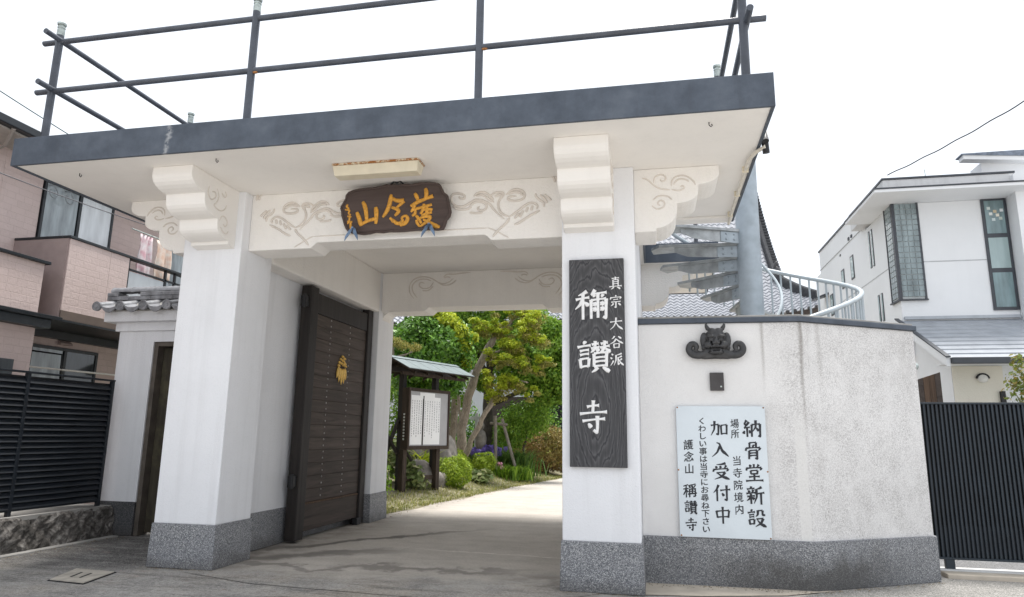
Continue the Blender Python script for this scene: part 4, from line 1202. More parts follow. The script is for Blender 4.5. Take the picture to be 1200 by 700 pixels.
# siding boards, each a panel: between the openings, along the front
def boards(x, y0, y1, z0, z1, w=.455, h=3.0, axis='Y'):
    y = y0
    while y < y1 - .02:
        e = min(y + w, y1)
        z = z0
        while z < z1 - .02:
            f = min(z + h, z1)
            if axis == 'Y': obj("siding_board", MB().box(x + .001, x + .018, y + .002, e - .002, z + .002, f - .002), SIDE, hs)
            else: obj("siding_board", MB().box(y + .002, e - .002, x - .018, x - .001, z + .002, f - .002), SIDE, hs)
            z = f
        y = e
boards(FXH, 8.66, 9.40, 3.2, 6.1, 1.8)
boards(FXH, 9.40, 11.02, 5.86, 6.1, 1.8)
boards(FXH, 11.02, 12.55, 4.2, 6.1, 1.8)
boards(FXH, 12.55, 14.2, 5.75, 6.1, 1.8)
boards(FXH, 8.66, 9.58, 0, 3.2, .9)
boards(FXH, 9.58, 11.08, 2.98, 3.2, 1.8)
boards(FXH, 11.08, 15.5, 0, 3.2, 1.8)
boards(FXH, 4.0, 8.66, 3.2, 6.1, 1.8)
def sash(y0, y1, z0, z1, ms, mid=True):
    f = obj("window", MB().box(FXH - .05, FXH + .012, y0, y1, z0, z1), DARKV, hs)
    t_ = .05
    for a, b, c, d in ((y0, y1, z0, z0 + t_), (y0, y1, z1 - t_, z1), (y0, y0 + t_, z0 + t_, z1 - t_), (y1 - t_, y1, z0 + t_, z1 - t_)):
        obj("frame", MB().box(FXH - .02, FXH + .05, a, b, c, d), BLKF, f, bevel=.004)
    ym = (y0 + y1) / 2
    obj("frame", MB().box(FXH + .012, FXH + .045, ym - .03, ym + .03, z0 + t_, z1 - t_), BLKF, f, bevel=.004)
    obj("pane", MB().box(FXH + .013, FXH + .022, y0 + t_, ym - .045, z0 + t_, z1 - t_), ms[0], f)
    obj("pane", MB().box(FXH + .013, FXH + .030, ym + .045, y1 - t_, z0 + t_, z1 - t_), ms[1], f)
sash(9.42, 11.0, 3.7, 5.84, (G_LACE, G_CURT))
sash(12.6, 14.3, 3.5, 5.7, (G_LACE, G_DARK))
sash(9.6, 11.06, 1.2, 2.97, (G_LACE, G_DARK))
# balcony
obj("balcony_floor", MB().box(FXH + .02, -9.20, 9.06, 14.5, 3.27, 3.42), SOFB, hs, bevel=.006)
bp = obj("balcony_parapet", MB().box(-9.33, -9.222, 9.06, 10.36, 3.30, 4.60), SIDED, hs)
for y in (9.06, 9.49, 9.925):
    obj("siding_board", MB().box(-9.221, -9.203, y + .002, y + .432, 3.28, 4.598), SIDE, bp)
obj("parapet_end", MB().box(FXH + .02, -9.225, 9.04, 9.06, 3.28, 4.60), SIDED, bp)
obj("balcony_edge", MB().box(FXH + .02, -9.19, 9.03, 14.5, 3.235, 3.268), BLKF, hs, bevel=.003)
obj("top_rail", MB().box(-9.34, -9.18, 9.03, 14.5, 4.602, 4.645), BLKF, hs, bevel=.006)
obj("top_rail", MB().box(FXH + .02, -9.342, 9.03, 9.10, 4.602, 4.645), BLKF, hs, bevel=.006)
rl = obj("balcony_railing", MB().box(-9.28, -9.24, 10.37, 14.5, 3.42, 3.46), BLKF, hs)
obj("rail", MB().box(-9.28, -9.24, 10.37, 14.5, 4.40, 4.43), BLKF, rl)
for k, y in enumerate((10.38, 11.35, 11.62, 12.6, 13.5)):
    obj("railing_post", MB().box(-9.28, -9.24, y, y + .045, 3.46, 4.60), BLKF, rl)
for y0, y1 in ((10.44, 11.34), (11.67, 12.58), (12.66, 13.48)):
    obj("frosted_panel", MB().box(-9.265, -9.255, y0, y1, 3.48, 4.38), FROST, rl)
# beam under the balcony, vent hood
obj("eave_beam", MB().box(FXH + .02, -10.16, 9.2, 14.5, 3.10, 3.23), BLKF, hs)
vh = MB(); vh.prism([(FXH + .02, 10.15, 3.02), (FXH + .09, 10.15, 3.02), (FXH + .09, 10.15, 3.05), (FXH + .02, 10.15, 3.10)], (0, .26, 0))
obj("vent_hood", vh, SIDED, hs)
# porch block nearer the road
obj("porch_wall", MB().box(FXH, -9.22, 3.2, 8.63, 0, 4.06), SIDED, hs)
for k in range(6):
    y1 = 8.65 - .9 * k
    obj("siding_board", MB().box(-9.219, -9.2, y1 - .898, y1 - .002, 3.28, 4.06), SIDE, hs)
    obj("siding_board", MB().box(-9.219, -9.2, y1 - .898, y1 - .002, 0, 3.06), SIDE, hs)
obj("porch_coping", MB().box(FXH + .02, -9.15, 3.2, 8.72, 4.062, 4.11), BLKF, hs, bevel=.006)
obj("porch_canopy", MB().box(FXH + .02, -8.98, 3.2, 8.90, 3.20, 3.26), BLKF, hs, bevel=.006)
obj("porch_canopy", MB().box(FXH + .02, -9.08, 3.2, 8.80, 3.07, 3.198), plain("grey_trim", (.05, .06, .068), .4), hs, bevel=.006)
sw_ = MB(); sw_.box(-9.2, -9.17, 7.6, 8.35, 1.8, 2.55)
obj("small_window", sw_, G_DARK, hs)
# eaves
obj("roof", MB().prism([(-17.4, 2.5, 6.1), (-9.62, 2.5, 6.1), (-9.62, 2.5, 6.2), (-13.4, 2.5, 8.0), (-17.4, 2.5, 6.2)], (0, 13.8, 0)), TILED, hs)
obj("eave_soffit", MB().box(FXH + .02, -9.63, 2.5, 16.3, 6.07, 6.098), plain("beige_soffit", (.5, .46, .42), .8), hs)
obj("gutter", MB().box(-9.618, -9.50, 2.5, 16.3, 6.10, 6.23), BLKF, hs, bevel=.015)
obj("downpipe", MB().tube([(-9.56, 8.1, 6.1), (-9.9, 8.3, 5.95), (-10.24, 8.4, 5.9), (-10.24, 8.4, 4.2)], .03, 8), plain("pipe_paint", (.4, .36, .33), .6), hs, smooth=True)
# drying arms by the upper window
HOOKM = plain("hook_paint", (.30, .33, .35), .5)
for y in (9.50, 9.84):
    obj("drying_hook", MB().tube([(FXH + .05, y - .02, 5.74), (FXH + .12, y + .05, 5.74)] + [(FXH + .14, y + .02 + .085 * math.cos(a), 5.60 + .085 * math.sin(a)) for a in np.linspace(R(60), R(-200), 12)] + [(FXH + .14, y - .03, 5.64)], .013, 6), HOOKM, hs, smooth='all')
obj("drying_arm", MB().tube([(FXH + .05, 9.62, 2.85), (-9.7, 9.70, 2.78), (-9.7, 9.72, 2.45)], .016, 6), BLKF, hs, smooth='all')
pole = MB().tube([(-9.7, 8.7, 2.52), (-9.7, 12.6, 2.56)], .016, 8)
tag(obj("laundry_pole", pole, plain("white_pole", (.75, .72, .66), .4), None, smooth=True), "white laundry pole across the ground floor window of the pink house", "pole")
def cloth(name, y0, y1, z0, z1, x, m, label):
    b = MB(); n = 12; q = 10; vs = []
    for j in range(q + 1):
        for i in range(n + 1):
            u = i / n; h = j / q
            vs.append((x + .045 * math.sin(u * 14 + 2) * h + .02 * math.sin(u * 23 + h * 4), y0 + (y1 - y0) * u + .02 * math.sin(h * 7 + u * 5), z1 - (z1 - z0) * h * (1 - .06 * math.sin(u * 9))))
    b.add(vs, [(j * (n + 1) + i, j * (n + 1) + i + 1, (j + 1) * (n + 1) + i + 1, (j + 1) * (n + 1) + i) for j in range(q) for i in range(n)])
    o = obj(name, b, m, None, smooth='all', recalc=False)
    sd = o.modifiers.new("solid", 'SOLIDIFY'); sd.thickness = .008
    tag(o, label, "laundry", "laundry on the balcony")
def cloth_mat(name, c1, c2, c3):
    t = NT(name); n = t.noise(t.vec(), 7, 3)
    t.col(t.ramp(n, [(.35, c1), (.5, c2), (.62, c3)])); t.rough(.9); return t.m
cloth("pink_towel", 10.92, 11.30, 4.35, 5.25, -9.55, cloth_mat("pink_cloth", (.66, .40, .44), (.76, .62, .63), (.80, .74, .74)), "pink patterned cloth hung out to dry behind the balcony railing")
cloth("peach_towel", 11.34, 11.82, 4.42, 5.24, -9.52, cloth_mat("peach_cloth", (.72, .5, .38), (.76, .6, .5), (.78, .7, .62)), "peach coloured cloth hung out to dry beside the pink one")
hr = MB().tube([(-9.54, 10.7, 5.28), (-9.53, 13.4, 5.30)], .013, 6)
tag(obj("drying_rod", hr, FINIAL, None), "thin metal drying rod over the balcony that carries the laundry", "rod")

# ------------------------------------------------------------------ white house on the right
WH = stucco("white_render", (.80, .81, .82), .03, 90, .12)
TRIM = plain("slate_trim", (.05, .055, .065), .45, .2, 5, 0)
GLS = glass("pale_green_glass", (.33, .42, .42), .04, .12)
GLD = glass("deep_green_glass", (.17, .24, .25), .04, .3)
GBM = glass("glass_block_glass", (.24, .29, .30), .12, .3, .5)
wh = thing("white_house", "white rendered modern two-storey house with glass-block corner window and low grey roof", "house", (7, 17, 0))
obj("wall", MB().box(5.0, 7.12, 15.0, 22, 3.2, 6.40), WH, wh)
obj("side_wall", MB().box(5.012, 9, 16.9, 21.4, 3.0, 7.05), WH, wh)
obj("wall_cap", MB().box(4.985, 9.02, 16.87, 21.43, 7.052, 7.10), TRIM, wh)
obj("parapet", MB().box(4.78, 7.20, 14.72, 17.2, 6.475, 6.84), stucco("grey_parapet", (.66, .66, .66), .25), wh, bevel=.008)
obj("parapet_cap", MB().box(4.76, 7.22, 14.70, 17.22, 6.842, 6.88), TRIM, wh)
obj("canopy", MB().box(4.45, 7.33, 14.2, 16.4, 6.405, 6.47), WH, wh, bevel=.006)
obj("canopy_cap", MB().box(4.43, 7.35, 14.18, 16.42, 6.471, 6.495), TRIM, wh)
obj("joint", MB().box(5.46, 6.68, 14.994, 15.01, 5.13, 5.15), plain("joint_grey", (.45, .46, .47), .8), wh)
obj("joint", MB().box(4.994, 5.01, 15.4, 21.4, 5.13, 5.15), plain("joint_grey_side", (.45, .46, .47), .8), wh)
obj("joint", MB().box(4.994, 5.011, 16.9, 21.4, 6.50, 6.515), plain("joint_grey_top", (.45, .46, .47), .8), wh)
# glass-block corner window
gw = obj("glass_block_window", MB().box(4.99, 5.47, 14.988, 15.46, 4.38, 6.403), plain("block_grout", (.42, .45, .45), .8), wh)
gb = pmesh("glass_block", MB().box(-.05, .05, -.012, .012, -.05, .05), GBM, False, .004)
gb2 = pmesh("glass_block", MB().box(-.012, .012, -.05, .05, -.05, .05), GBM, False, .004)
for r_ in range(17):
    for c in range(4):
        piece("glass_block", gb, gw, (5.085 + .106 * c, 14.985, 4.47 + .1165 * r_), (0, 0, 0), (.97, 1, 1.05))
        if c < 3: piece("glass_block", gb2, gw, (4.987, 15.12 + .112 * c, 4.47 + .1165 * r_), (0, 0, 0), (1, 1.03, 1.05))
for a in ((4.975, 5.03, 14.975, 15.05), (5.45, 5.49, 14.972, 15.0), (4.972, 5.0, 15.44, 15.47)):
    obj("frame", MB().box(a[0], a[1], a[2], a[3], 4.36, 6.404), TRIM, gw)
obj("sill", MB().box(4.94, 5.50, 14.94, 15.48, 4.335, 4.36), TRIM, gw)
# tall three-pane window
tw = obj("tall_window", MB().box(6.66, 7.119, 14.97, 15.02, 4.10, 6.404), TRIM, wh)
for z0, z1, m in ((4.16, 4.86, GLD), (4.95, 5.58, GLS), (5.67, 6.36, GLD)):
    obj("pane", MB().box(6.71, 7.06, 14.962, 14.972, z0, z1), m, tw)
for x, z, c in ((6.78, 6.05, (.7, .72, .7)), (6.86, 6.10, (.55, .45, .3)), (6.90, 6.02, (.75, .7, .6)), (6.82, 5.93, (.6, .68, .68)), (6.95, 5.95, (.5, .55, .5)), (6.98, 6.12, (.68, .7, .7)), (6.75, 6.17, (.6, .65, .62))):
    obj("paper_note", MB().box(x, x + .06, 14.957, 14.961, z, z + .06), plain("paper", c, .8), tw)
# slits and small windows in the side wall
for y, z0, z1, w_ in ((16.42, 5.42, 6.28, .05), (16.62, 5.42, 6.28, .05), (16.1, 4.1, 4.72, .05), (16.32, 4.1, 4.72, .05)):
    f = obj("slit_window", MB().box(4.985, 5.008, y - w_, y + w_, z0, z1), TRIM, wh)
    obj("pane", MB().box(4.981, 4.985, y - w_ + .02, y + w_ - .02, z0 + .02, z1 - .02), GLS, f)
for y, z0, z1, w_ in ((18.1, 5.5, 6.1, .14), (19.0, 5.45, 5.95, .14), (20.3, 4.95, 5.55, .16), (18.0, 6.55, 6.62, .05), (18.25, 6.55, 6.62, .05), (19.1, 6.35, 6.4, .05)):
    f = obj("side_window", MB().box(4.985, 5.012, y - w_, y + w_, z0, z1), TRIM, wh)
    if z1 - z0 > .2: obj("pane", MB().box(4.981, 4.985, y - w_ + .04, y + w_ - .04, z0 + .04, z1 - .04), GLS, f)
obj("awning", MB().prism([(5.0, 20.6, 5.62), (4.62, 20.6, 5.5), (4.62, 20.6, 5.53), (5.0, 20.6, 5.68)], (0, .5, 0)), TRIM, wh)
# taller wing at the right with a sloping roof
obj("wing", MB().box(7.13, 12, 14.6, 15.75, 0, 6.78), WH, wh)
obj("wing_gable", MB().prism([(6.86, 15.2, 6.5), (12, 15.2, 6.5), (12, 15.2, 6.85), (6.86, 15.2, 7.28)], (0, .5, 0)), WH, wh)
obj("wing_eave", MB().prism([(6.45, 14.98, 7.30), (12.2, 14.98, 6.80), (12.2, 14.98, 6.89), (6.45, 14.98, 7.385)], (0, .22, 0)), WH, wh)
obj("wing_roof", MB().prism([(6.41, 14.95, 7.388), (12.3, 14.95, 6.885), (12.3, 14.95, 7.43), (6.41, 14.95, 7.41)], (0, .3, 0)), plain("blue_slate", (.17, .2, .25), .6, .3, 14, .3, 40), wh)
obj("flue", MB().tube([(6.98, 15.4, 6.88), (6.98, 15.4, 6.97)], .05, 8), TRIM, wh)
obj("aerial", MB().tube([(6.1, 16.0, 6.88), (6.08, 16.0, 7.5)], .008, 5), FINIAL, wh)
# single-storey part: white wall below a roof laid in courses
obj("lower_wall", MB().box(5.16, 10, 13.4, 15.0, 0, 3.15), WH, wh)
gbl = MB(); gbl.prism([(5.165, 13.4, 3.14), (5.165, 15.0, 3.14), (5.165, 15.0, 3.82), ], (.3, 0, 0)); obj("gable_wall", gbl, WH, wh)
obj("porch_wall", MB().box(5.17, 5.95, 13.36, 13.398, 0, 2.84), stucco("cream_render", (.80, .76, .66), .03), wh)
nC = 10
RFM = plain("grey_roof_sheet", (.33, .35, .38), .5, .12, 4, .12, 30)
P0, P1 = np.array((0, 12.78, 2.90)), np.array((0, 15.02, 3.92))
for k in range(nC):
    a = P0 + (P1 - P0) * k / nC; c = P0 + (P1 - P0) * (k + 1) / nC
    b = MB(); b.prism([(4.92, a[1], a[2]), (4.92, a[1], a[2] + .030), (4.92, c[1] + .02, c[2] + .016), (4.92, c[1] + .02, c[2])], (5.2, 0, 0))
    obj("roof_course", b, RFM, wh)
obj("verge_board", MB().prism([(4.86, 12.76, 2.78), (4.86, 12.76, 2.93), (4.86, 15.02, 3.95), (4.86, 15.02, 3.80)], (.058, 0, 0)), WH, wh)
obj("verge_cap", MB().prism([(4.85, 12.74, 2.931), (4.85, 12.74, 2.955), (4.85, 15.02, 3.98), (4.85, 15.02, 3.951)], (.075, 0, 0)), TRIM, wh)
obj("roof_soffit", MB().box(4.93, 10, 12.9, 13.4, 2.845, 2.865), WH, wh)
obj("eave_gutter", MB().box(4.93, 10, 12.70, 12.775, 2.82, 2.93), TRIM, wh, bevel=.012)
obj("step_flashing", MB().box(5.02, 7.1, 14.93, 14.99, 3.94, 4.0), plain("flashing", (.4, .43, .46), .5), wh)
wl_ = MB(); wl_.ell((5.62, 13.34, 2.62), (.09, .05, .075), 12, 8)
obj("wall_lamp", wl_, plain("lamp_white", (.75, .74, .7), .4), wh, smooth='all')
obj("lamp_cap", MB().tube([(5.62 + .095 * math.cos(a), 13.33, 2.62 + .08 * math.sin(a)) for a in np.linspace(0, PI, 9)], .018, 6), IRON, wh, smooth='all')
obj("door_post", MB().box(5.86, 5.93, 13.3, 13.36, 0, 2.4), IRON, wh)
# brown garden gate behind the slatted fence
gg = thing("plank_gate", "brown plank garden gate with a sloping top behind the slatted fence", "gate", (4.1, 11.5, 0))
for k in range(4):
    x = 3.95 + .082 * k
    obj("plank", MB().prism([(x, 11.5, .1), (x + .078, 11.5, .1), (x + .078, 11.5, 2.46 + .028 * (k + 1)), (x, 11.5, 2.46 + .028 * k)], (0, .03, 0)), BRNW if k in (1, 2) else DOORW, gg)
obj("post", MB().box(3.86, 3.945, 11.48, 11.56, 0, 2.56), IRON, gg)
tag(obj("gate_lamp", MB().ell((3.93, 11.48, 2.66), (.05, .05, .06)), FINIAL, None, smooth='all'), "small grey lamp on the post of the brown plank gate", "lamp")

# ------------------------------------------------------------------ main hall far behind
hall = thing("temple_hall", "large temple hall with a sweeping grey tiled roof beyond the garden", "temple hall", (-4, 36, 0))
EY_, EZ_ = 31.0, 6.75
HXL, HXR = -17.0, 7.9
def roof_z(t):  # 0 at the eave, 1 at the ridge; gentle sag
    return EZ_ + 9.95 * (.566 * t + .434 * t * t)
def roof_y(t): return EY_ + 10.5 * t
b = MB(); vs = []; fs = []
NRW, NC = 36, 82
lift = lambda x: .55 * max(0, (x - 3.5) / 4.4) ** 2
rows = []
seg = 4
for r_ in range(NRW):
    t0, t1 = r_ / NRW, (r_ + 1) / NRW
    # the hip cuts the lower third back towards the verge
    def xr(t): return HXR - 1.9 * min(1, t / .32) if t < .32 else HXR - 1.9 + .0 * t
    for t, dz in ((t0, .055), (t1, 0.0)):
        row = []
        for i in range(NC * seg + 1):
            x = HXL + (HXR - HXL) * i / (NC * seg)
            x = min(x, xr(t))
            ph = (i % seg) / seg
            wv_ = .045 * math.cos(2 * PI * ph)
            row.append((x, roof_y(t), roof_z(t) + wv_ + dz + lift(x) * (1 - t) ** 3))
        rows.append(row)
n = NC * seg + 1
for j, row in enumerate(rows): vs += row
for j in range(len(rows) - 1):
    for i in range(n - 1):
        if rows[j][i][0] < rows[j][i + 1][0] - 1e-6 or rows[j + 1][i][0] < rows[j + 1][i + 1][0] - 1e-6:
            fs.append((j * n + i, j * n + i + 1, (j + 1) * n + i + 1, (j + 1) * n + i))
b.add(vs, fs)
HT = plain("hall_roof_tile", (.30, .31, .335), .38, .22, 7, .1, 20)
kind(obj("roof_tiles", b, HT, hall, smooth=True, recalc=False), 'stuff')
TILEH = plain('hall_ridge_tile', (.05, .052, .056), .9, .3, 9, .2, 40)
TILEH.node_tree.nodes['Principled BSDF'].inputs['Specular IOR Level'].default_value = .1
# right hip and verge ridges with tile ends
hip = [(HXR - 1.9 * q, roof_y(.32 * q), roof_z(.32 * q) + .18 + lift(HXR - 1.9 * q) * (1 - .32 * q) ** 3) for q in np.linspace(0, 1, 10)]
ver = [(HXR - 1.9, roof_y(t), roof_z(t) + .2) for t in np.linspace(.32, 1, 12)]
def ridge(P, name, w_=.16, h_=.22):
    b = MB(); m = len(P); vs = []
    for x, y, z in P:
        vs += [(x - w_, y, z - h_), (x + w_, y, z - h_), (x + w_, y, z + h_ * .5), (x + w_ * .5, y, z + h_), (x - w_ * .5, y, z + h_), (x - w_, y, z + h_ * .5)]
    fs = [(i * 6 + k, i * 6 + (k + 1) % 6, (i + 1) * 6 + (k + 1) % 6, (i + 1) * 6 + k) for i in range(m - 1) for k in range(6)] + [(0, 1, 2, 3, 4, 5), tuple(range((m - 1) * 6, m * 6))]
    b.add(vs, fs)
    return obj(name, b, TILEH, hall, smooth=True)
ridge(hip, "hip_ridge"); ridge(ver[:-1], "verge_ridge", .12, .22)
vt = pmesh("verge_tile", MB().tube([(0, 0, 0), (.34, 0, -.03)], .12, 8), TILEH, True)
for t in np.linspace(.33, .93, 32):
    piece("verge_tile", vt, hall, (HXR - 1.85, roof_y(t), roof_z(t) + .06))
for P, s in ((hip[0], 1.0), (hip[-1], 1.3)):
    b = MB(); x, y, z = P
    b.ell((x, y - .1, z + .15), (.2 * s, .12, .3 * s)); b.tube([(x - .1, y - .1, z + .3), (x, y - .12, z + .55 * s), (x + .14, y - .1, z + .62 * s)], [.08, .06, .02], 6)
    obj("ridge_end_tile", b, TILED, hall, smooth='all')
obj("verge_fascia", MB().prism([(HXR - 1.7, y, z - .35) for x, y, z in ver] + [(HXR - 1.7, y, z - .9) for x, y, z in ver[::-1]], (.08, 0, 0)), DOORW, hall)
eb = MB()
for k in range(83):
    x = HXL + .3 * k
    if x < HXR: eb.tube([(x, EY_ - .06, EZ_ + .03 + lift(x)), (x, EY_ + .12, EZ_ + .08 + lift(x))], .075, 8)
kind(obj("eave_tile_ends", eb, TILED, hall, smooth=True), 'stuff')
obj("eave_board", MB().add([(HXL, EY_, EZ_ - .02), (HXR - 3, EY_, EZ_ - .02), (HXR, EY_, EZ_ + .5), (HXL, EY_, EZ_ - .22), (HXR - 3, EY_, EZ_ - .22), (HXR, EY_, EZ_ + .3)] + [(x, y + .1, z) for x, y, z in ((HXL, EY_, EZ_ - .02), (HXR - 3, EY_, EZ_ - .02), (HXR, EY_, EZ_ + .5), (HXL, EY_, EZ_ - .22), (HXR - 3, EY_, EZ_ - .22), (HXR, EY_, EZ_ + .3))],
    [(0, 1, 4, 3), (1, 2, 5, 4), (6, 9, 10, 7), (7, 10, 11, 8), (3, 4, 10, 9), (4, 5, 11, 10), (0, 6, 7, 1), (1, 7, 8, 2), (2, 8, 11, 5), (0, 3, 9, 6)]), DOORW, hall)
obj("eave_soffit", MB().box(HXL, HXR - .6, EY_ + .11, 33.6, EZ_ - .3, EZ_ - .2), DOORW, hall)
raf = MB()
for k in range(60): raf.box(HXL + .4 * k, HXL + .4 * k + .1, EY_ + .12, 33.5, EZ_ - .42, EZ_ - .302)
kind(obj("rafters", raf, BRNW, hall), 'stuff')
PLW = stucco("hall_plaster", (.70, .72, .75), .05)
obj("hall_wall", MB().box(HXL + 2, HXR - 2.6, 33.5, 42, 0, EZ_ - .31), DOORW, hall)
for x0, x1, z0, z1 in ((-14.8, -11.2, 1.2, 5.4), (-11.0, -8.2, 1.2, 5.4), (-8.0, -5.4, 3.4, 5.4), (2.0, 4.9, 3.6, 5.4)):
    obj("plaster_panel", MB().box(x0, x1, 33.46, 33.499, z0, z1), PLW, hall)
for x0, x1 in ((-5.2, -3.4), (-3.2, -1.4), (-1.2, .8)):
    obj("opening", MB().box(x0, x1, 33.47, 33.499, .9, 4.4), DARKV, hall)
obj("rear_roof", MB().prism([(HXL, roof_y(1), roof_z(1)), (HXR - 1.9, roof_y(1), roof_z(1)), (HXR - 1.9, roof_y(2), EZ_), (HXL, roof_y(2), EZ_)], (0, 0, -.1)), HT, hall)
# right-hand slope below the gable
obj("side_slope", MB().prism([hip[0], hip[-1], (HXR - 1.9, 48.0, hip[-1][2]), (HXR, 51, hip[0][2])], (0, 0, -.1)), HT, hall)
obj("gable_wall", MB().prism([(HXR - 2.2, y, z - .6) for x, y, z in ver] + [(HXR - 2.2, roof_y(1.68), roof_z(.32))], (.1, 0, 0)), PLW, hall)

# ------------------------------------------------------------------ garden
def leafmat(name, stops, trans=.25, rough=.5, spec=.35):
    t = NT(name)
    isl = t.geo.outputs["Random Per Island"]
    c = t.ramp(isl, stops)
    n = t.noise(t.vec(), .9, 3)
    c = t.mix(t.mrange(n, .35, .65, 0, .35), c, stops[-1][1])
    t.col(c); t.rough(rough); t.p.inputs["Specular IOR Level"].default_value = spec
    tr = t.n("ShaderNodeBsdfTranslucent"); t.l(c, tr.inputs["Color"])
    ms = t.n("ShaderNodeMixShader"); ms.inputs[0].default_value = trans
    out = [n_ for n_ in t.t.nodes if n_.type == 'OUTPUT_MATERIAL'][0]
    t.l(t.p.outputs[0], ms.inputs[1]); t.l(tr.outputs[0], ms.inputs[2]); t.l(ms.outputs[0], out.inputs["Surface"])
    return t.m
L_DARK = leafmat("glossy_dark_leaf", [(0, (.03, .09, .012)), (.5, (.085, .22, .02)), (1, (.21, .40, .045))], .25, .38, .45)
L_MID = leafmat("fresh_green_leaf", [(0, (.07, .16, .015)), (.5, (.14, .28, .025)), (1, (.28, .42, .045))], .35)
L_YEL = leafmat("yellow_green_leaf", [(0, (.20, .31, .02)), (.5, (.37, .47, .03)), (1, (.58, .60, .05))], .4)
L_OLV = leafmat("olive_needle", [(0, (.14, .16, .03)), (.5, (.28, .28, .06)), (1, (.42, .36, .10))], .3)
L_BOX = leafmat("clipped_box_leaf", [(0, (.12, .21, .012)), (.5, (.25, .38, .025)), (1, (.42, .52, .05))], .35)
L_BRN = leafmat("bronze_leaf", [(0, (.15, .09, .035)), (.5, (.30, .185, .07)), (.85, (.42, .28, .11)), (1, (.28, .30, .06))], .3)
L_GRS = leafmat("grass_blade", [(0, (.10, .15, .025)), (.5, (.24, .27, .06)), (1, (.42, .38, .14))], .3)
L_IRL = leafmat("iris_leaf", [(0, (.05, .13, .03)), (.5, (.10, .21, .04)), (1, (.2, .3, .06))], .3)
L_IRF = leafmat("iris_petal", [(0, (.17, .12, .48)), (.6, (.30, .23, .68)), (1, (.48, .38, .78))], .3)
L_VAR = leafmat("variegated_leaf", [(0, (.07, .14, .03)), (.6, (.16, .24, .06)), (1, (.5, .5, .25))], .3)
L_ROS = leafmat("rose_leaf", [(0, (.08, .14, .02)), (.5, (.17, .24, .03)), (.85, (.32, .22, .05)), (1, (.36, .33, .12))], .3)
L_PNK = leafmat("pink_petal", [(0, (.6, .25, .36)), (1, (.75, .45, .52))], .3)
def bark(name, c1, c2):
    t = NT(name); v = t.vec(True, (1, 1, .35)); n = t.noise(v, 14, 7, .7, 1.0); n2 = t.noise(t.vec(), 2.5, 4)
    c = t.ramp(n, [(.3, c1), (.65, c2)])
    c = t.mix(t.mrange(n2, .5, .7, 0, .35), c, (.16, .165, .10))
    t.col(c); t.rough(.9); t.bump(n, .9, .03); return t.m
BARK = bark("pale_bark", (.15, .12, .095), (.44, .37, .30))
BARKD = bark("dark_bark", (.025, .02, .016), (.09, .075, .06))
BARKG = bark("stake_wood", (.15, .125, .105), (.33, .29, .25))

def leaves(centres, radii, counts, size, shell=.55, up_=.35, seed=0, aspect=.5, fold=.25):
    """folded leaves, each its own little piece, spread through ellipsoids with more near the surface"""
    g_ = np.random.default_rng(seed)
    V = []; F = []; base = 0
    for c, r_, n in zip(centres, radii, counts):
        c = np.array(c, float); r_ = np.array(r_ if hasattr(r_, '__len__') else (r_,) * 3, float)
        d = g_.normal(size=(n, 3)); d /= np.linalg.norm(d, axis=1, keepdims=True)
        # lumpy surface
        lump = 1 + .13 * np.sin(d[:, 0] * 5 + c[0] * 3) * np.sin(d[:, 2] * 6 + c[1] * 5) + .1 * np.sin(d[:, 1] * 9 + c[2] * 7)
        rad = (shell + (1 - shell) * g_.random(n) ** .6) * lump + g_.normal(0, .03, n)
        p = c + d * r_ * rad[:, None]
        nrm = d * .9 + g_.normal(0, .55, (n, 3)) + np.array((0, 0, up_)); nrm /= np.linalg.norm(nrm, axis=1, keepdims=True)
        a = g_.normal(size=(n, 3)); a -= nrm * (a * nrm).sum(1, keepdims=True); a[:, 2] -= .2; a /= np.linalg.norm(a, axis=1, keepdims=True)
        b_ = np.cross(nrm, a)
        s = size * g_.uniform(.5, 1.6, (n, 1))
        v0 = p - a * s * .5; v2 = p + a * s * .5
        v1 = p + b_ * s * aspect * .5 + nrm * s * fold * .4; v3 = p - b_ * s * aspect * .5 + nrm * s * fold * .4
        q = np.stack([v0, v1, v2, v3], 1).reshape(-1, 3)
        V.append(q)
        k = base + np.arange(n)[:, None] * 4
        F.append(np.concatenate([np.stack([k[:, 0], k[:, 0] + 1, k[:, 0] + 2], 1), np.stack([k[:, 0], k[:, 0] + 2, k[:, 0] + 3], 1)], 0))
        base += 4 * n
    return np.concatenate(V), np.concatenate(F)
def blades(n, f, seed, h, w_, bend=.5):
    """grass-like blades: f(rng) -> foot point"""
    g_ = np.random.default_rng(seed); V = []; F = []
    for i in range(n):
        p = np.array(f(g_)); a = g_.uniform(0, 2 * PI); hh = h * g_.uniform(.5, 1.25); d = np.array((math.cos(a), math.sin(a), 0)); sd = np.array((-d[1], d[0], 0)) * w_ * .5
        b1 = p + d * hh * bend * .25 + np.array((0, 0, hh * .6)); b2 = p + d * hh * bend * .9 + np.array((0, 0, hh * (1 - .25 * bend)))
        k = len(V); V += [p - sd, p + sd, b1 + sd * .8, b1 - sd * .8, b2]
        F += [(k, k + 1, k + 2, k + 3), (k + 3, k + 2, k + 4)]
    return V, F
def raw(name, V, F, m, parent=None, smooth=False):
    b = MB(); b.v = [tuple(p) for p in V]; b.f = [tuple(int(i) for i in f) for f in F]
    return obj(name, b, m, parent, recalc=False)

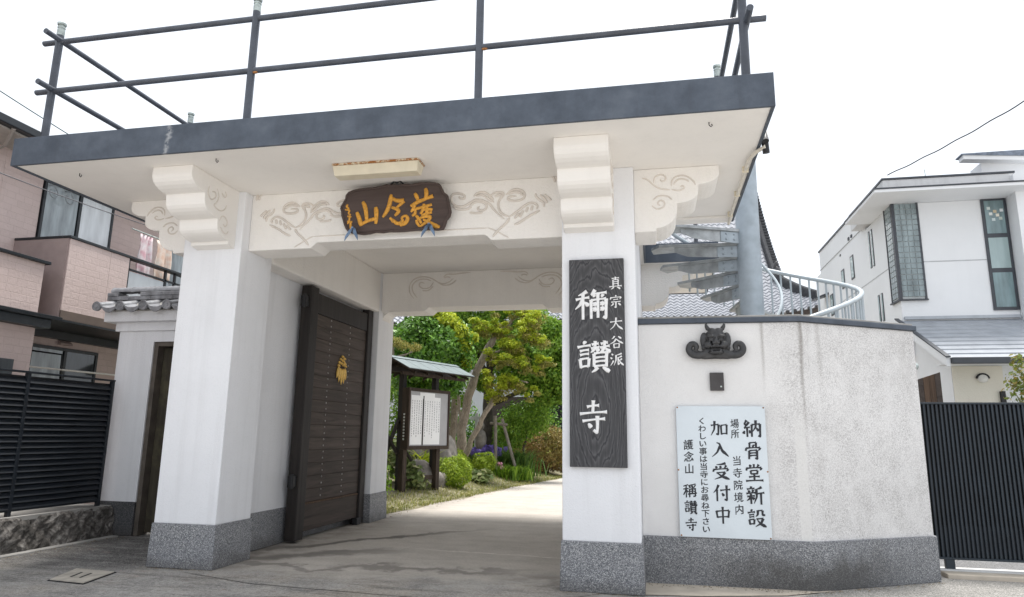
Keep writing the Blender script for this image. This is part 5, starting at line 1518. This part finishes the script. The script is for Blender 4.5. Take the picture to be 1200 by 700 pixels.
def edge_x(y): return float(np.interp(y, [0, 13.1, 17.5, 21, 26, 60], [-5.2, -5.2, -4.65, -4.25, -3.45, -3.0]))
def bed_z(x, y):
    q = min(1, max(0, (edge_x(y) - x) / 2.2)); q2 = min(1, max(0, (y - 13) / 5))
    return .015 + .38 * q * q * (3 - 2 * q) * (.3 + .7 * q2)
b = MB(); ny, nx = 60, 26; vs = []
for j in range(ny + 1):
    y = 12.66 + 20.8 * j / ny
    for i in range(nx + 1):
        u = i / nx
        x = edge_x(y) - .02 + .12 * math.sin(y * 2.3) * (1 - u) - 13 * u * u
        vs.append((x, y, bed_z(x, y) + rng.normal(0, .008) - (.02 if i == 0 else 0)))
b.add(vs, [(j * (nx + 1) + i, j * (nx + 1) + i + 1, (j + 1) * (nx + 1) + i + 1, (j + 1) * (nx + 1) + i) for j in range(ny) for i in range(nx)])
def soil():
    t = NT("garden_soil"); v = t.vec(); n = t.noise(v, 3, 6, .7)
    t.col(t.ramp(n, [(.3, (.10, .085, .06)), (.5, (.19, .175, .10)), (.7, (.36, .33, .24))])); t.rough(.95); t.bump(t.noise(v, 20, 5, .7), .8, .03); return t.m
kind(obj("garden_bed", b, soil(), None, smooth='all'), 'structure')
def gf(y0, y1, d0, d1):
    def f(g_):
        y = g_.uniform(y0, y1); x = edge_x(y) - d0 - (d1 - d0) * g_.random() ** 1.3
        return (x, y, bed_z(x, y) - .01)
    return f
V, F = blades(5200, gf(12.9, 27, -.03, 1.2), 3, .10, .014, .7)
kind(raw("grass", V, F, L_GRS), 'stuff')
V, F = blades(1500, gf(13.2, 31, 1.5, 5.5), 4, .20, .03, .7)
kind(raw("ground_cover", V, F, L_MID), 'stuff')

def trunk_mesh(paths):
    b = MB()
    for pts, r0, r1 in paths:
        P = smooth_line(pts, 2); m = len(P)
        P = [p + np.array((.025 * math.sin(i * 1.3 + p[2] * 3), .025 * math.cos(i * 1.7), 0)) * (1 if 0 < i < m - 1 else 0) for i, p in enumerate(P)]
        b.tube(P, [r0 + (r1 - r0) * i / (m - 1) + .008 * math.sin(i * 2.1) for i in range(m)], 9)
    return b
def plant(name, label, cat, base, group=None): return thing(name, label, cat, base, group)

# big round camellia
t = plant("camellia_tree", "large round dark glossy evergreen tree behind the notice board roof", "tree", (-6.85, 20.3, .3))
V, F = leaves([(-6.75, 20.2, 4.05)], [(1.36, 1.2, 1.42)], [14000], .12, .72, .3, 11, .55)
V2, F2 = leaves([(-6.75, 20.2, 4.0)], [(1.1, 1.0, 1.2)], [3000], .15, .5, .3, 111, .6)
V, F = np.concatenate([V, V2]), np.concatenate([F, F2 + len(V)])
raw("crown", V, F, L_DARK, t)
V, F = leaves([(-6.05, 19.7, 4.95), (-5.75, 19.8, 4.6), (-5.6, 20.0, 4.2), (-6.5, 19.6, 5.15), (-5.55, 20.1, 3.75), (-5.4, 20.2, 4.5)], [(.36, .4, .28), (.34, .35, .32), (.24, .3, .34), (.34, .3, .24), (.16, .2, .3), (.2, .2, .16)], [640, 640, 380, 420, 200, 240], .11, .3, .6, 12)
raw("new_growth", V, F, L_YEL, t)
obj("trunk", trunk_mesh([([(-6.85, 20.3, .2), (-6.8, 20.3, 1.5), (-6.9, 20.2, 3.2)], .11, .07), ([(-6.8, 20.3, 1.6), (-6.4, 20.2, 2.6), (-6.3, 20.2, 3.4)], .07, .04)]), BARK, t, smooth='all')
# olive cloud-pruned pine at the left, in front of it
t = plant("cloud_pruned_pine", "small cloud-pruned pine with olive pads in front of the round evergreen", "tree", (-6.95, 17.2, .25))
V, F = leaves([(-6.72, 17.1, 3.95), (-6.5, 17.1, 3.86), (-6.12, 17.0, 3.78), (-6.9, 17.1, 3.3)], [(.22, .24, .15), (.2, .2, .15), (.2, .2, .13), (.3, .3, .16)], [420, 300, 340, 340], .06, .3, .8, 13, .3)
raw("crown", V, F, L_OLV, t)
obj("trunk", trunk_mesh([([(-6.95, 17.2, .2), (-7.0, 17.2, 1.6), (-6.85, 17.2, 3.2), (-6.75, 17.1, 3.9)], .07, .03), ([(-6.95, 17.2, 3.45), (-6.6, 17.1, 3.55), (-6.15, 17.0, 3.66)], .035, .015)]), BARK, t, smooth='all')
# leaning main tree
t = plant("leaning_tree", "pale leaning tree with yellow-green leaf pads in the middle of the garden", "tree", (-6.1, 22, .3))
obj("trunk", trunk_mesh([([(-6.12, 22, .15), (-6.16, 22, .9), (-6.2, 22, 1.72), (-5.82, 22, 3.4), (-5.35, 22, 4.35), (-5.05, 22, 4.9)], .20, .09),
    ([(-6.05, 21.8, .7), (-5.7, 21.6, 1.45), (-5.2, 21.6, 2.4), (-4.82, 21.6, 3.05)], .11, .06),
    ([(-5.4, 22, 4.3), (-5.0, 21.8, 4.2), (-4.8, 21.8, 4.32)], .06, .02), ([(-5.5, 22, 4.0), (-4.9, 22, 3.9), (-4.6, 22, 3.8)], .05, .02), ([(-5.75, 22, 3.6), (-6.1, 21.8, 4.3), (-6.2, 21.8, 4.7)], .05, .02),
    ([(-5.05, 22, 4.85), (-4.6, 22, 5.2), (-4.0, 22, 5.9)], .08, .04), ([(-4.85, 21.6, 3.0), (-4.4, 21.6, 3.3), (-3.9, 21.6, 3.2)], .05, .02), ([(-6.2, 22, 2.0), (-6.35, 21.9, 3.0), (-6.3, 22, 3.9)], .06, .03)]), BARK, t, smooth='all')
PADS = [(-5.25, 21.7, 5.25, .42), (-4.85, 21.6, 4.95, .38), (-5.55, 21.6, 4.95, .3), (-3.95, 21.6, 5.25, .5), (-4.65, 21.5, 4.42, .48), (-3.75, 21.5, 4.72, .42), (-4.3, 21.5, 3.95, .42), (-3.4, 21.5, 3.95, .35), (-4.65, 21.2, 3.30, .55), (-4.2, 21.2, 3.1, .4), (-6.2, 21.6, 4.9, .3), (-5.05, 21.4, 2.85, .3), (-4.4, 21.7, 5.6, .35), (-5.0, 21.6, 4.0, .25)]
g_ = np.random.default_rng(77)
SUBP = []
for x, y, z, r_ in PADS:                      # every pad is a ragged cluster of smaller sprays
    for q in range(7):
        SUBP.append((x + g_.normal(0, r_ * .55), y + g_.normal(0, r_ * .5), z + g_.normal(0, r_ * .30), r_ * g_.uniform(.28, .55)))
V, F = leaves([p[:3] for p in SUBP], [(p[3], p[3] * .9, p[3] * .62) for p in SUBP], [int(900 * p[3] ** 1.1) for p in SUBP], .09, .15, .8, 14, .42)
raw("crown", V, F, L_YEL, t)
V, F = leaves([(p[0] + .1, p[1] + .15, p[2] - .16) for p in SUBP], [(p[3] * 1.2, p[3], p[3] * .7) for p in SUBP], [int(700 * p[3] ** 1.1) for p in SUBP], .085, .2, .4, 15, .42)
raw("inner_crown", V, F, L_OLV, t)
# darker trees behind
t = plant("maple_tree", "broad dark green tree with a dark trunk behind the leaning tree", "tree", (-5.95, 25, .35))
obj("trunk", trunk_mesh([([(-5.95, 25, .2), (-6.0, 25, 1.6), (-6.05, 25, 3.2), (-5.9, 25, 4.6)], .24, .15), ([(-6.0, 25, 2.6), (-5.2, 24.8, 2.95), (-4.4, 24.6, 3.2)], .11, .05), ([(-6.0, 25, 3.6), (-6.6, 25, 4.8), (-7.0, 25, 5.6)], .1, .05), ([(-5.95, 25, 4.0), (-5.3, 25, 4.8), (-4.6, 25, 5.6)], .1, .05)]), BARKD, t, smooth='all')
BC = [(-3.0, 24.2, 4.6, .7), (-2.9, 24.0, 3.1, .55), (-3.7, 24.2, 3.0, .6), (-3.6, 24.6, 5.3, .7), (-6.9, 24.8, 4.4, .6), (-5.2, 24.6, 4.4, .6), (-7.4, 25, 6.2, .8), (-5.7, 24.6, 5.1, .8), (-6.6, 25, 5.5, .7), (-4.7, 24.4, 4.8, .95), (-3.8, 24.3, 4.3, .85), (-3.3, 24.0, 3.6, .6), (-4.4, 24.3, 3.6, .7), (-5.1, 24.5, 3.75, .6), (-4.5, 25, 5.9, .8), (-5.9, 25, 6.3, .8), (-6.2, 24.9, 3.5, .45)]
V, F = leaves([c[:3] for c in BC], [(c[3], c[3], c[3] * .8) for c in BC], [int(2400 * c[3] ** 1.6) for c in BC], .13, .45, .4, 16, .55)
raw("crown", V, F, L_MID, t)
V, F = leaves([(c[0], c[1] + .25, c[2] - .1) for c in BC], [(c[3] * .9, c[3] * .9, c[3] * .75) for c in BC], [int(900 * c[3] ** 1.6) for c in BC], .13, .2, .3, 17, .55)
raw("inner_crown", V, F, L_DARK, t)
t = plant("lilac_shrub", "fresh green rounded shrub below the dark tree beside the bronze bush", "shrub", (-4.7, 24.6, .35))
V, F = leaves([(-4.55, 24.8, 2.15), (-4.9, 24.6, 1.7), (-4.2, 25, 2.2), (-5.4, 25.2, 1.5)], [(.85, .7, .7), (.7, .6, .6), (.6, .6, .6), (.7, .6, .8)], [2300, 1200, 1000, 1200], .10, .5, .4, 18)
raw("crown", V, F, L_MID, t)
obj("stems", trunk_mesh([([(-4.7, 24.6, .2), (-4.6, 24.7, 1.0), (-4.5, 24.8, 1.9)], .05, .02), ([(-4.7, 24.6, .2), (-5.0, 24.6, 1.0), (-5.3, 25, 1.4)], .05, .02)]), BARKD, t)
t = plant("slim_tree", "slim pale tree standing close behind the right end of the notice board", "tree", (-6.85, 23, .35))
obj("trunk", trunk_mesh([([(-6.85, 23, .2), (-6.75, 23, 1.6), (-6.7, 23, 3.4), (-6.6, 23, 4.2)], .15, .10), ([(-6.7, 23, 2.9), (-6.2, 22.8, 3.6)], .06, .03)]), BARK, t, smooth='all')
V, F = leaves([(-6.5, 22.8, 3.3), (-6.3, 22.6, 2.7), (-6.7, 22.8, 4.2)], [(.4, .4, .3), (.3, .3, .3), (.6, .5, .5)], [420, 260, 700], .10, .2, .5, 19)
raw("crown", V, F, L_MID, t)
# background hedge in front of the hall
t = plant("far_hedge", "dark mixed hedge at the far end of the garden before the hall", "hedge", (-7.5, 29, .3))
HC = [(-9.2 + .9 * k + .2 * math.sin(k * 3), 28.6 + .5 * math.sin(k * 2), 1.5 + .5 * math.sin(k * 1.7), .95) for k in range(6)]
V, F = leaves([c[:3] for c in HC], [(c[3], .7, c[3] * 1.2) for c in HC], [1200] * len(HC), .13, .5, .3, 20)
raw("foliage", V, F, L_DARK, t)
obj("stems", trunk_mesh([([(c[0], c[1], .2), (c[0] + .1, c[1], 1.4)], .06, .03) for c in HC]), BARKD, t)

# clipped balls
def ball(x, y, r_, label, seed):
    t = plant("clipped_shrub", label, "shrub", (x, y, bed_z(x, y)), "clipped round shrubs along the drive")
    z = bed_z(x, y) + r_ * .82
    V, F = leaves([(x, y, z)], [(r_ * 1.05, r_, r_ * .92)], [int(9000 * r_ ** 1.2)], .055, .9, .6, seed)
    V2, F2 = leaves([(x, y, z - .03)], [(r_ * .8, r_ * .8, r_ * .75)], [900], .07, .3, .2, seed + 50)
    raw("foliage", np.concatenate([V, V2]), np.concatenate([F, F2 + len(V)]), L_BOX, t)
    obj("stem", MB().tube([(x, y, bed_z(x, y) - .05), (x, y, z)], .04, 6), BARKD, t)
ball(-5.42, 18.6, .47, "large clipped round shrub beside the notice board post, nearest the gate", 31)
ball(-5.55, 22.6, .38, "small clipped round shrub at the foot of the purple irises", 32)
ball(-6.1, 20.9, .42, "clipped round shrub half hidden behind the large one", 33)
# bronze bush
t = plant("bronze_bush", "wide rounded bush with bronze brown leaves by the right edge of the gateway", "shrub", (-4.3, 27, .2))
V, F = leaves([(-4.25, 27, 1.0), (-3.5, 27.2, .95), (-4.9, 27, .8)], [(1.0, .9, .88), (.9, .8, .85), (.6, .6, .6)], [3600, 2200, 1000], .11, .72, .35, 34, .45)
raw("foliage", V, F, L_BRN, t)
obj("stems", trunk_mesh([([(-4.3, 27, .1), (-4.2, 27, .9)], .06, .03), ([(-4.3, 27, .1), (-3.6, 27.1, .8)], .05, .03), ([(-4.3, 27, .1), (-4.9, 27, .7)], .05, .03)]), BARKD, t)
# irises
t = plant("iris_clump", "clump of purple irises with sword leaves behind the small clipped shrub", "flowers", (-5.8, 24, .3))
V, F = blades(620, lambda g_: (g_.uniform(-6.55, -5.1), g_.uniform(23.5, 24.6), .25), 41, .72, .045, .35)
raw("leaves", V, F, L_IRL, t)
g_ = np.random.default_rng(42)
fc = [(g_.uniform(-6.5, -5.15), g_.uniform(23.4, 24.5), g_.uniform(.85, 1.15)) for _ in range(58)]
V, F = leaves(fc, [(.075, .075, .06)] * len(fc), [11] * len(fc), .14, .3, .3, 43, .8)
kind(raw("flowers", V, F, L_IRF, t), 'stuff')
t = plant("daylily_clump", "bright green arching sword-leaved clump between the irises and the bronze bush", "plant", (-4.9, 24, .2))
V, F = blades(560, lambda g_: (-4.85 + g_.normal(0, .33), 24.2 + g_.normal(0, .3), .16), 44, .95, .05, .8)
raw("leaves", V, F, L_IRL, t)
V, F = blades(380, lambda g_: (-4.65 + g_.normal(0, .3), 23.0 + g_.normal(0, .25), .10), 45, .55, .04, .95)
raw("leaves", V, F, L_MID, t)
t = plant("pink_flower", "small pink flowering plant beside the small clipped shrub", "plant", (-5.0, 22.9, .15))
V, F = leaves([(-5.05, 22.8, .62), (-4.98, 22.85, .5)], [(.09, .09, .07)] * 2, [26, 20], .07, .2, .4, 46, .8); raw("petals", V, F, L_PNK, t)
V, F = blades(40, lambda g_: (-5.02 + g_.normal(0, .06), 22.9, .1), 47, .5, .03, .4); raw("leaves", V, F, L_MID, t)
t = plant("butterbur", "low plant with broad pale green leaves between the clipped shrubs", "plant", (-5.3, 20.8, .12))
V, F = leaves([(-5.35, 20.9, .32), (-5.15, 20.4, .25), (-5.3, 21.5, .3)], [(.45, .4, .2), (.3, .3, .15), (.3, .3, .2)], [120, 60, 60], .20, .2, 1.6, 48, .8)
raw("leaves", V, F, L_VAR, t)
t = plant("variegated_plant", "variegated broad-leaved plant growing under the notice board", "plant", (-6.2, 16.6, .1))
V, F = leaves([(-5.95, 16.75, .5), (-6.3, 17.0, .8), (-5.9, 17.1, .3), (-6.6, 17.2, 1.0)], [(.32, .3, .32), (.35, .3, .4), (.3, .3, .2), (.4, .3, .5)], [170, 170, 90, 190], .15, .2, .7, 49, .7)
raw("leaves", V, F, L_VAR, t)
t = plant("broadleaf_hedge", "dense leafy evergreen hedge filling the back of the garden on the left", "hedge", (-8.6, 23, .3))
V, F = leaves([(-8.9, 22.5, 2.0), (-8.2, 23.2, 3.2), (-7.6, 23.5, 2.0), (-9.5, 23, 3.6), (-7.8, 24, 4.4)], [(1.0, .8, 1.7), (.9, .8, 1.0), (.7, .7, 1.6), (.9, .8, 1.2), (.9, .7, .9)], [2600, 2000, 2000, 1600, 1600], .13, .5, .4, 70)
raw("foliage", V, F, L_MID, t)
obj("stems", trunk_mesh([([(-8.9, 22.6, .2), (-8.8, 22.6, 1.8)], .07, .04), ([(-7.7, 23.5, .2), (-7.9, 23.6, 3.0)], .07, .04), ([(-8.3, 23.2, .2), (-8.2, 23.2, 2.8)], .06, .04)]), BARKD, t)
t = plant("fern_clump", "dark green leafy clump at the foot of the gateway jamb", "plant", (-6.5, 15.3, .1))
V, F = leaves([(-6.2, 15.0, .55), (-6.7, 15.6, 1.0), (-7.2, 16, 1.6)], [(.4, .4, .5), (.5, .4, .8), (.5, .4, 1.0)], [330, 500, 600], .12, .3, .5, 50)
raw("leaves", V, F, L_MID, t)
t = plant("agave_clump", "yellow-green sword-leaved clump behind the rocks under the notice board", "plant", (-6.5, 18.6, .3))
V, F = blades(170, lambda g_: (-6.55 + g_.normal(0, .18), 18.9 + g_.normal(0, .18), .3), 51, .85, .07, .7)
raw("leaves", V, F, L_YEL, t)

# rocks
def rock(name, c, r_, seed, label):
    g_ = np.random.default_rng(seed); b = MB(); b.ell(c, r_, 18, 12)
    ph = g_.uniform(0, 6, 6); c = np.array(c); V = []
    for p in b.v:
        d = (np.array(p) - c) / np.array(r_)
        k = 1 + .12 * math.sin(d[0] * 3 + ph[0]) * math.sin(d[2] * 3 + ph[1]) + .08 * math.sin(d[1] * 5 + ph[2]) + .06 * math.sin(d[0] * 7 + d[2] * 6 + ph[3])
        k *= 1 - .18 * max(0, abs(d[0]) + abs(d[2]) - 1.1)
        V.append(tuple(c + (np.array(p) - c) * k))
    b.v = V
    tag(obj(name, b, STONE, None, smooth='all'), label, "rock", "rocks in the garden bed")
rock("garden_rock", (-6.02, 17.55, .42), (.42, .4, .46), 1, "big grey rounded rock under the notice board")
rock("garden_rock", (-5.72, 18.15, .32), (.26, .25, .28), 2, "grey rock behind the right post of the notice board")
rock("garden_rock", (-6.35, 20.4, 1.0), (.5, .35, .75), 3, "tall upright rock at the foot of the leaning tree")
rock("garden_rock", (-6.15, 20.2, .75), (.34, .3, .5), 4, "squarish rock in front of the tall upright rock")
rock("garden_rock", (-6.9, 19.2, .8), (.5, .35, .5), 5, "mossy rock behind the notice board panel")

# stone figure, stakes
fg = MB(); fg.lathe([(.2, 0), (.22, .1), (.15, .16), (.14, .7), (.19, .85), (.21, 1.1), (.15, 1.3), (.06, 1.38)], (-5.95, 24.9 - 1.2, .35), 12); fg.ell((-5.95, 23.7, 1.86), (.12, .12, .15))
tag(obj("stone_figure", fg, STONE, None, smooth='all'), "weathered grey stone figure among the plants behind the irises", "statue")
wp = thing("white_post_fence", "low white painted post and rail seen between the trunks", "fence", (-6.2, 24.9, .3))
for x in (-6.62, -6.3): obj("post", MB().box(x, x + .11, 25.4, 25.5, .2, 2.35), plain("white_post_paint", (.62, .63, .62), .7), wp)
obj("rail", MB().box(-6.8, -6.1, 25.38, 25.398, 2.1, 2.22), plain("white_rail_paint", (.62, .63, .62), .7), wp)
tp_ = thing("tree_stakes", "pair of leaning wooden support stakes tied together in the garden", "stakes", (-5.2, 23.6, .3))
obj("stake", MB().tube([(-5.33, 23.4, .3), (-5.42, 23.6, 2.2)], .06, 8), BARKG, tp_)
obj("stake", MB().tube([(-4.6, 23.4, .3), (-5.2, 23.7, 2.1)], .055, 8), BARKG, tp_)
obj("tie", MB().tube([(-5.6, 23.6, 1.95), (-5.0, 23.65, 1.9)], .05, 8), BARKG, tp_)

# ------------------------------------------------------------------ roofed notice board beside the drive
NB0 = np.array((-6.1, 16.25, 0)); na = R(20)
Du = np.array((math.sin(na), math.cos(na), 0)); Dn = np.array((math.cos(na), -math.sin(na), 0)); Dz = np.array((0, 0, 1.))
nb = thing("notice_board", "roofed wooden notice board with pinned paper notices beside the garden drive", "notice board", tuple(NB0))
def nbp(u, n_, z): return NB0 + Du * u + Dn * n_ + Dz * z
def nbox(u0, u1, n0, n1, z0, z1, mb=None):
    mb = mb or MB()
    return mb.obox(nbp((u0 + u1) / 2, (n0 + n1) / 2, (z0 + z1) / 2), Du, Dn, Dz, (u1 - u0) / 2, (n1 - n0) / 2, (z1 - z0) / 2)
for u in (0, 1.32):
    obj("post", nbox(u, u + .14, -.14, 0, 0, 3.05), POSTW, nb, bevel=.006)
    obj("foot_post", nbox(u - .06, u + .09, .0, .14, 0, 1.18), NOTW, nb, bevel=.008)
obj("tie_rail", nbox(.1, 1.3, -.02, .05, .42, .52), NOTW, nb, bevel=.005)
obj("brace", MB().tube([nbp(-.02, -.06, 1.05), nbp(-.5, -.35, 1.9)], .05, 6), POSTW, nb)
obj("brace", MB().tube([nbp(.1, -.06, 1.25), nbp(.42, .02, .9)], .04, 6), POSTW, nb)
obj("brace", MB().tube([nbp(-.5, -.5, 0), nbp(-.02, -.08, 1.9)], .05, 6), POSTW, nb)
cs = obj("case", nbox(-.02, 1.66, .005, .20, 1.17, 2.68), NOTW, nb, bevel=.006)
PAPB = plain("notice_backing", (.36, .36, .37), .5, .08, 4, 0)
PAP = plain("paper_white", (.82, .83, .84), .8, .03, 4, 0)
obj("backing", nbox(.04, 1.60, .202, .206, 1.26, 2.60), PAPB, cs)
for a in ((-.02, .04, 1.17, 2.68), (1.60, 1.66, 1.17, 2.68), (.04, 1.60, 1.17, 1.26), (.04, 1.60, 2.60, 2.68)):
    obj("case_frame", nbox(a[0], a[1], .201, .235, a[2], a[3]), NOTW, cs, bevel=.004)
for k, (u0, u1) in enumerate(((.09, .54), (.60, 1.27))):
    pp = obj("paper_sheet", nbox(u0, u1, .207, .210, 1.29, 2.50 - .02 * k), PAP, cs)
    tb = MB()
    nc_ = 5 if k == 0 else 7
    for c in range(nc_):
        u = u0 + .05 + (u1 - u0 - .1) * c / (nc_ - 1)
        z = 2.38
        while z > 1.42 + .25 * rng.random():
            hh = rng.uniform(.02, .05)
            nbox(u - .012, u + .012, .2105, .2112, z - hh, z, tb); z -= hh + rng.uniform(.012, .03)
    kind(obj("print", tb, plain("grey_print", (.33, .33, .35), .8), pp), 'stuff')
obj("paper_sheet", nbox(.42, 1.02, .2125, .2145, 2.42, 2.58), PAP, cs)
obj("divider", nbox(.555, .585, .207, .222, 1.27, 2.5), POSTW, cs)
tb = MB()
for k in range(9): nbox(-.0235, -.0215, .07, .12, 1.40 + .075 * k, 1.445 + .075 * k, tb)
kind(obj("print", tb, plain("white_print", (.55, .55, .53), .8), cs), 'stuff')
# roof: two sloping boarded halves under metal sheet
def nroof(sgn):
    e0, e1 = (-.62, 2.12)
    return [nbp(e0, .05, 3.36), nbp(e1, .05, 3.36), nbp(e1, .05 + sgn * .62, 3.06), nbp(e0, .05 + sgn * .62, 3.06)]
SHEET = plain("pale_metal_sheet", (.17, .205, .21), .45, .12, 5, .1, 20, .2)
for s in (1, -1):
    r_ = obj("roof_board", MB().prism(nroof(s), (0, 0, .035)), NOTW, nb)
    q4 = nroof(s)
    nS = 6
    for k in range(nS):
        a = [q4[0] + (q4[1] - q4[0]) * (k + .015) / nS, q4[0] + (q4[1] - q4[0]) * (k + .985) / nS, q4[3] + (q4[2] - q4[3]) * (k + .985) / nS, q4[3] + (q4[2] - q4[3]) * (k + .015) / nS]
        d = (a[2] - a[1]) * .04
        obj("roof_sheet", MB().prism([a[0] + (0, 0, .037), a[1] + (0, 0, .037), a[2] + d + (0, 0, .037), a[3] + d + (0, 0, .037)], (0, 0, .014)), SHEET, r_)
obj("ridge_cap", MB().prism([nbp(-.64, -.07, 3.33) + (0, 0, .04), nbp(-.64, .05, 3.40) + (0, 0, .03), nbp(-.64, .17, 3.33) + (0, 0, .04)], Du * 2.78), SHEET, nb)
for u in (-.3, .2, .8, 1.4, 1.9):
    obj("rafter", MB().prism([nbp(u, .62, 3.03), nbp(u, .05, 3.31), nbp(u, -.52, 3.03), nbp(u, -.52, 2.97), nbp(u, .05, 3.22), nbp(u, .62, 2.97)], Du * .05), NOTW, nb)
obj("purlin", nbox(-.55, 2.05, .38, .44, 2.96, 3.03), NOTW, nb)
obj("purlin", nbox(-.55, 2.05, -.12, -.02, 3.06, 3.18), POSTW, nb)

# ------------------------------------------------------------------ rose by the white house
t = plant("rose_bush", "rose bush with reddish young leaves and a pink bloom behind the slatted fence", "shrub", (5.45, 11.4, 0))
RC = [(5.30, 11.4, 2.25, .24), (5.42, 11.4, 2.55, .26), (5.55, 11.5, 2.3, .34), (5.2, 11.35, 2.42, .12), (5.62, 11.4, 2.7, .2), (5.30, 11.4, 2.74, .1), (5.75, 11.5, 2.5, .35)]
V, F = leaves([c[:3] for c in RC], [(c[3], c[3], c[3]) for c in RC], [int(900 * c[3] ** 1.25) for c in RC], .062, .25, .5, 60, .6)
raw("foliage", V, F, L_ROS, t)
V, F = leaves([(5.36, 11.25, 2.125)], [(.04, .035, .04)], [40], .045, .3, .3, 61, .9); raw("bloom", V, F, L_PNK, t)
obj("stems", trunk_mesh([([(5.45, 11.4, 0), (5.42, 11.4, 1.4), (5.35, 11.4, 2.4)], .018, .008), ([(5.45, 11.4, 0), (5.5, 11.4, 1.6), (5.6, 11.4, 2.6)], .018, .008), ([(5.42, 11.4, 1.4), (5.25, 11.35, 2.0), (5.2, 11.35, 2.4)], .01, .006), ([(5.4, 11.4, 1.9), (5.32, 11.4, 2.5), (5.3, 11.4, 2.78)], .008, .004)]), plain("rose_stem", (.16, .17, .07), .7), t)
t = plant("hedge_bush", "small green shrub low behind the rose bush", "shrub", (5.8, 11.6, 0))
V, F = leaves([(5.9, 11.7, 1.7), (5.5, 11.6, 1.9)], [(.4, .3, .45), (.2, .2, .2)], [700, 240], .07, .4, .4, 62); raw("foliage", V, F, L_MID, t)
obj("stems", trunk_mesh([([(5.8, 11.6, 0), (5.85, 11.6, 1.5)], .02, .01)]), BARKD, t)

# ------------------------------------------------------------------ overhead cables
def cable(name, a, b_, sag, r_, label, m=CABLE, wob=0):
    a, b_ = np.array(a, float), np.array(b_, float)
    P = [a + (b_ - a) * u - np.array((0, 0, 4 * sag * u * (1 - u))) + np.array((0, 0, wob * math.sin(u * 60))) for u in np.linspace(0, 1, 60)]
    tag(obj(name, MB().tube(P, r_, 6), m, None, smooth='all'), label, "cable", "overhead cables")
cable("overhead_cable", (4.90, 14.75, 6.96), (7.9, 8.4, 7.9), .25, .011, "black overhead service cable running up from the white house parapet", CABLE, .008)
cable("overhead_cable", (-9.55, 7.2, 6.62), (-8.9, 12.0, 5.9), .06, .008, "thin green overhead cable just left of the gate roof", plain("green_cable", (.02, .06, .05), .6))
cable("overhead_cable", (-8.6, 5.8, 4.95), (-8.2, 12.6, 5.2), .12, .007, "thin grey cable crossing in front of the pink house window", plain("grey_cable", (.12, .12, .13), .6))

# dry leaves and grit that gather along the foot of the walls and kerbs
g_ = np.random.default_rng(90)
V = []; F = []
def spot(x, y, sz, z=0.0):
    a = g_.uniform(0, 2 * PI); c, s_ = math.cos(a) * sz, math.sin(a) * sz; k = len(V); h = g_.uniform(.2, .8) * sz
    V.extend([(x - c, y - s_, z + .004), (x + s_ * .6, y - c * .6, z + .004), (x + c, y + s_, z + .004 + h * .3), (x - s_ * .6, y + c * .6, z + .004), (x, y, z + .004 + h)])
    F.extend([(k, k + 1, k + 4), (k + 1, k + 2, k + 4), (k + 2, k + 3, k + 4), (k + 3, k, k + 4)])
for _ in range(150): spot(g_.uniform(-.1, 1.6), 8.0 - abs(g_.normal(0, .07)), g_.uniform(.005, .014))
for _ in range(120): u = g_.random(); spot(1.62 + 1.46 * u + .03, 8.03 + .89 * u - abs(g_.normal(0, .06)) - .02, g_.uniform(.005, .013))
for _ in range(150): spot(-7.84 + abs(g_.normal(0, .12)), g_.uniform(6.2, 9.3), g_.uniform(.006, .016))
for _ in range(90): spot(g_.uniform(-5.85, -4.9), 7.36 - abs(g_.normal(0, .05)), g_.uniform(.004, .011))
for _ in range(70): spot(g_.uniform(-.98, -.15), 7.36 - abs(g_.normal(0, .05)), g_.uniform(.004, .011))
for _ in range(200): y = g_.uniform(12.8, 24); spot(edge_x(y) + abs(g_.normal(0, .2)), y, g_.uniform(.008, .022))
for _ in range(160): spot(g_.uniform(-7.4, 2.5), g_.uniform(6.0, 7.4), g_.uniform(.003, .009))
LIT = plain("dry_leaf", (.20, .16, .11), .9, .6, 40, 0)
kind(raw("scattered_litter", V, F, LIT), 'stuff')
print("objects", len(bpy.data.objects))
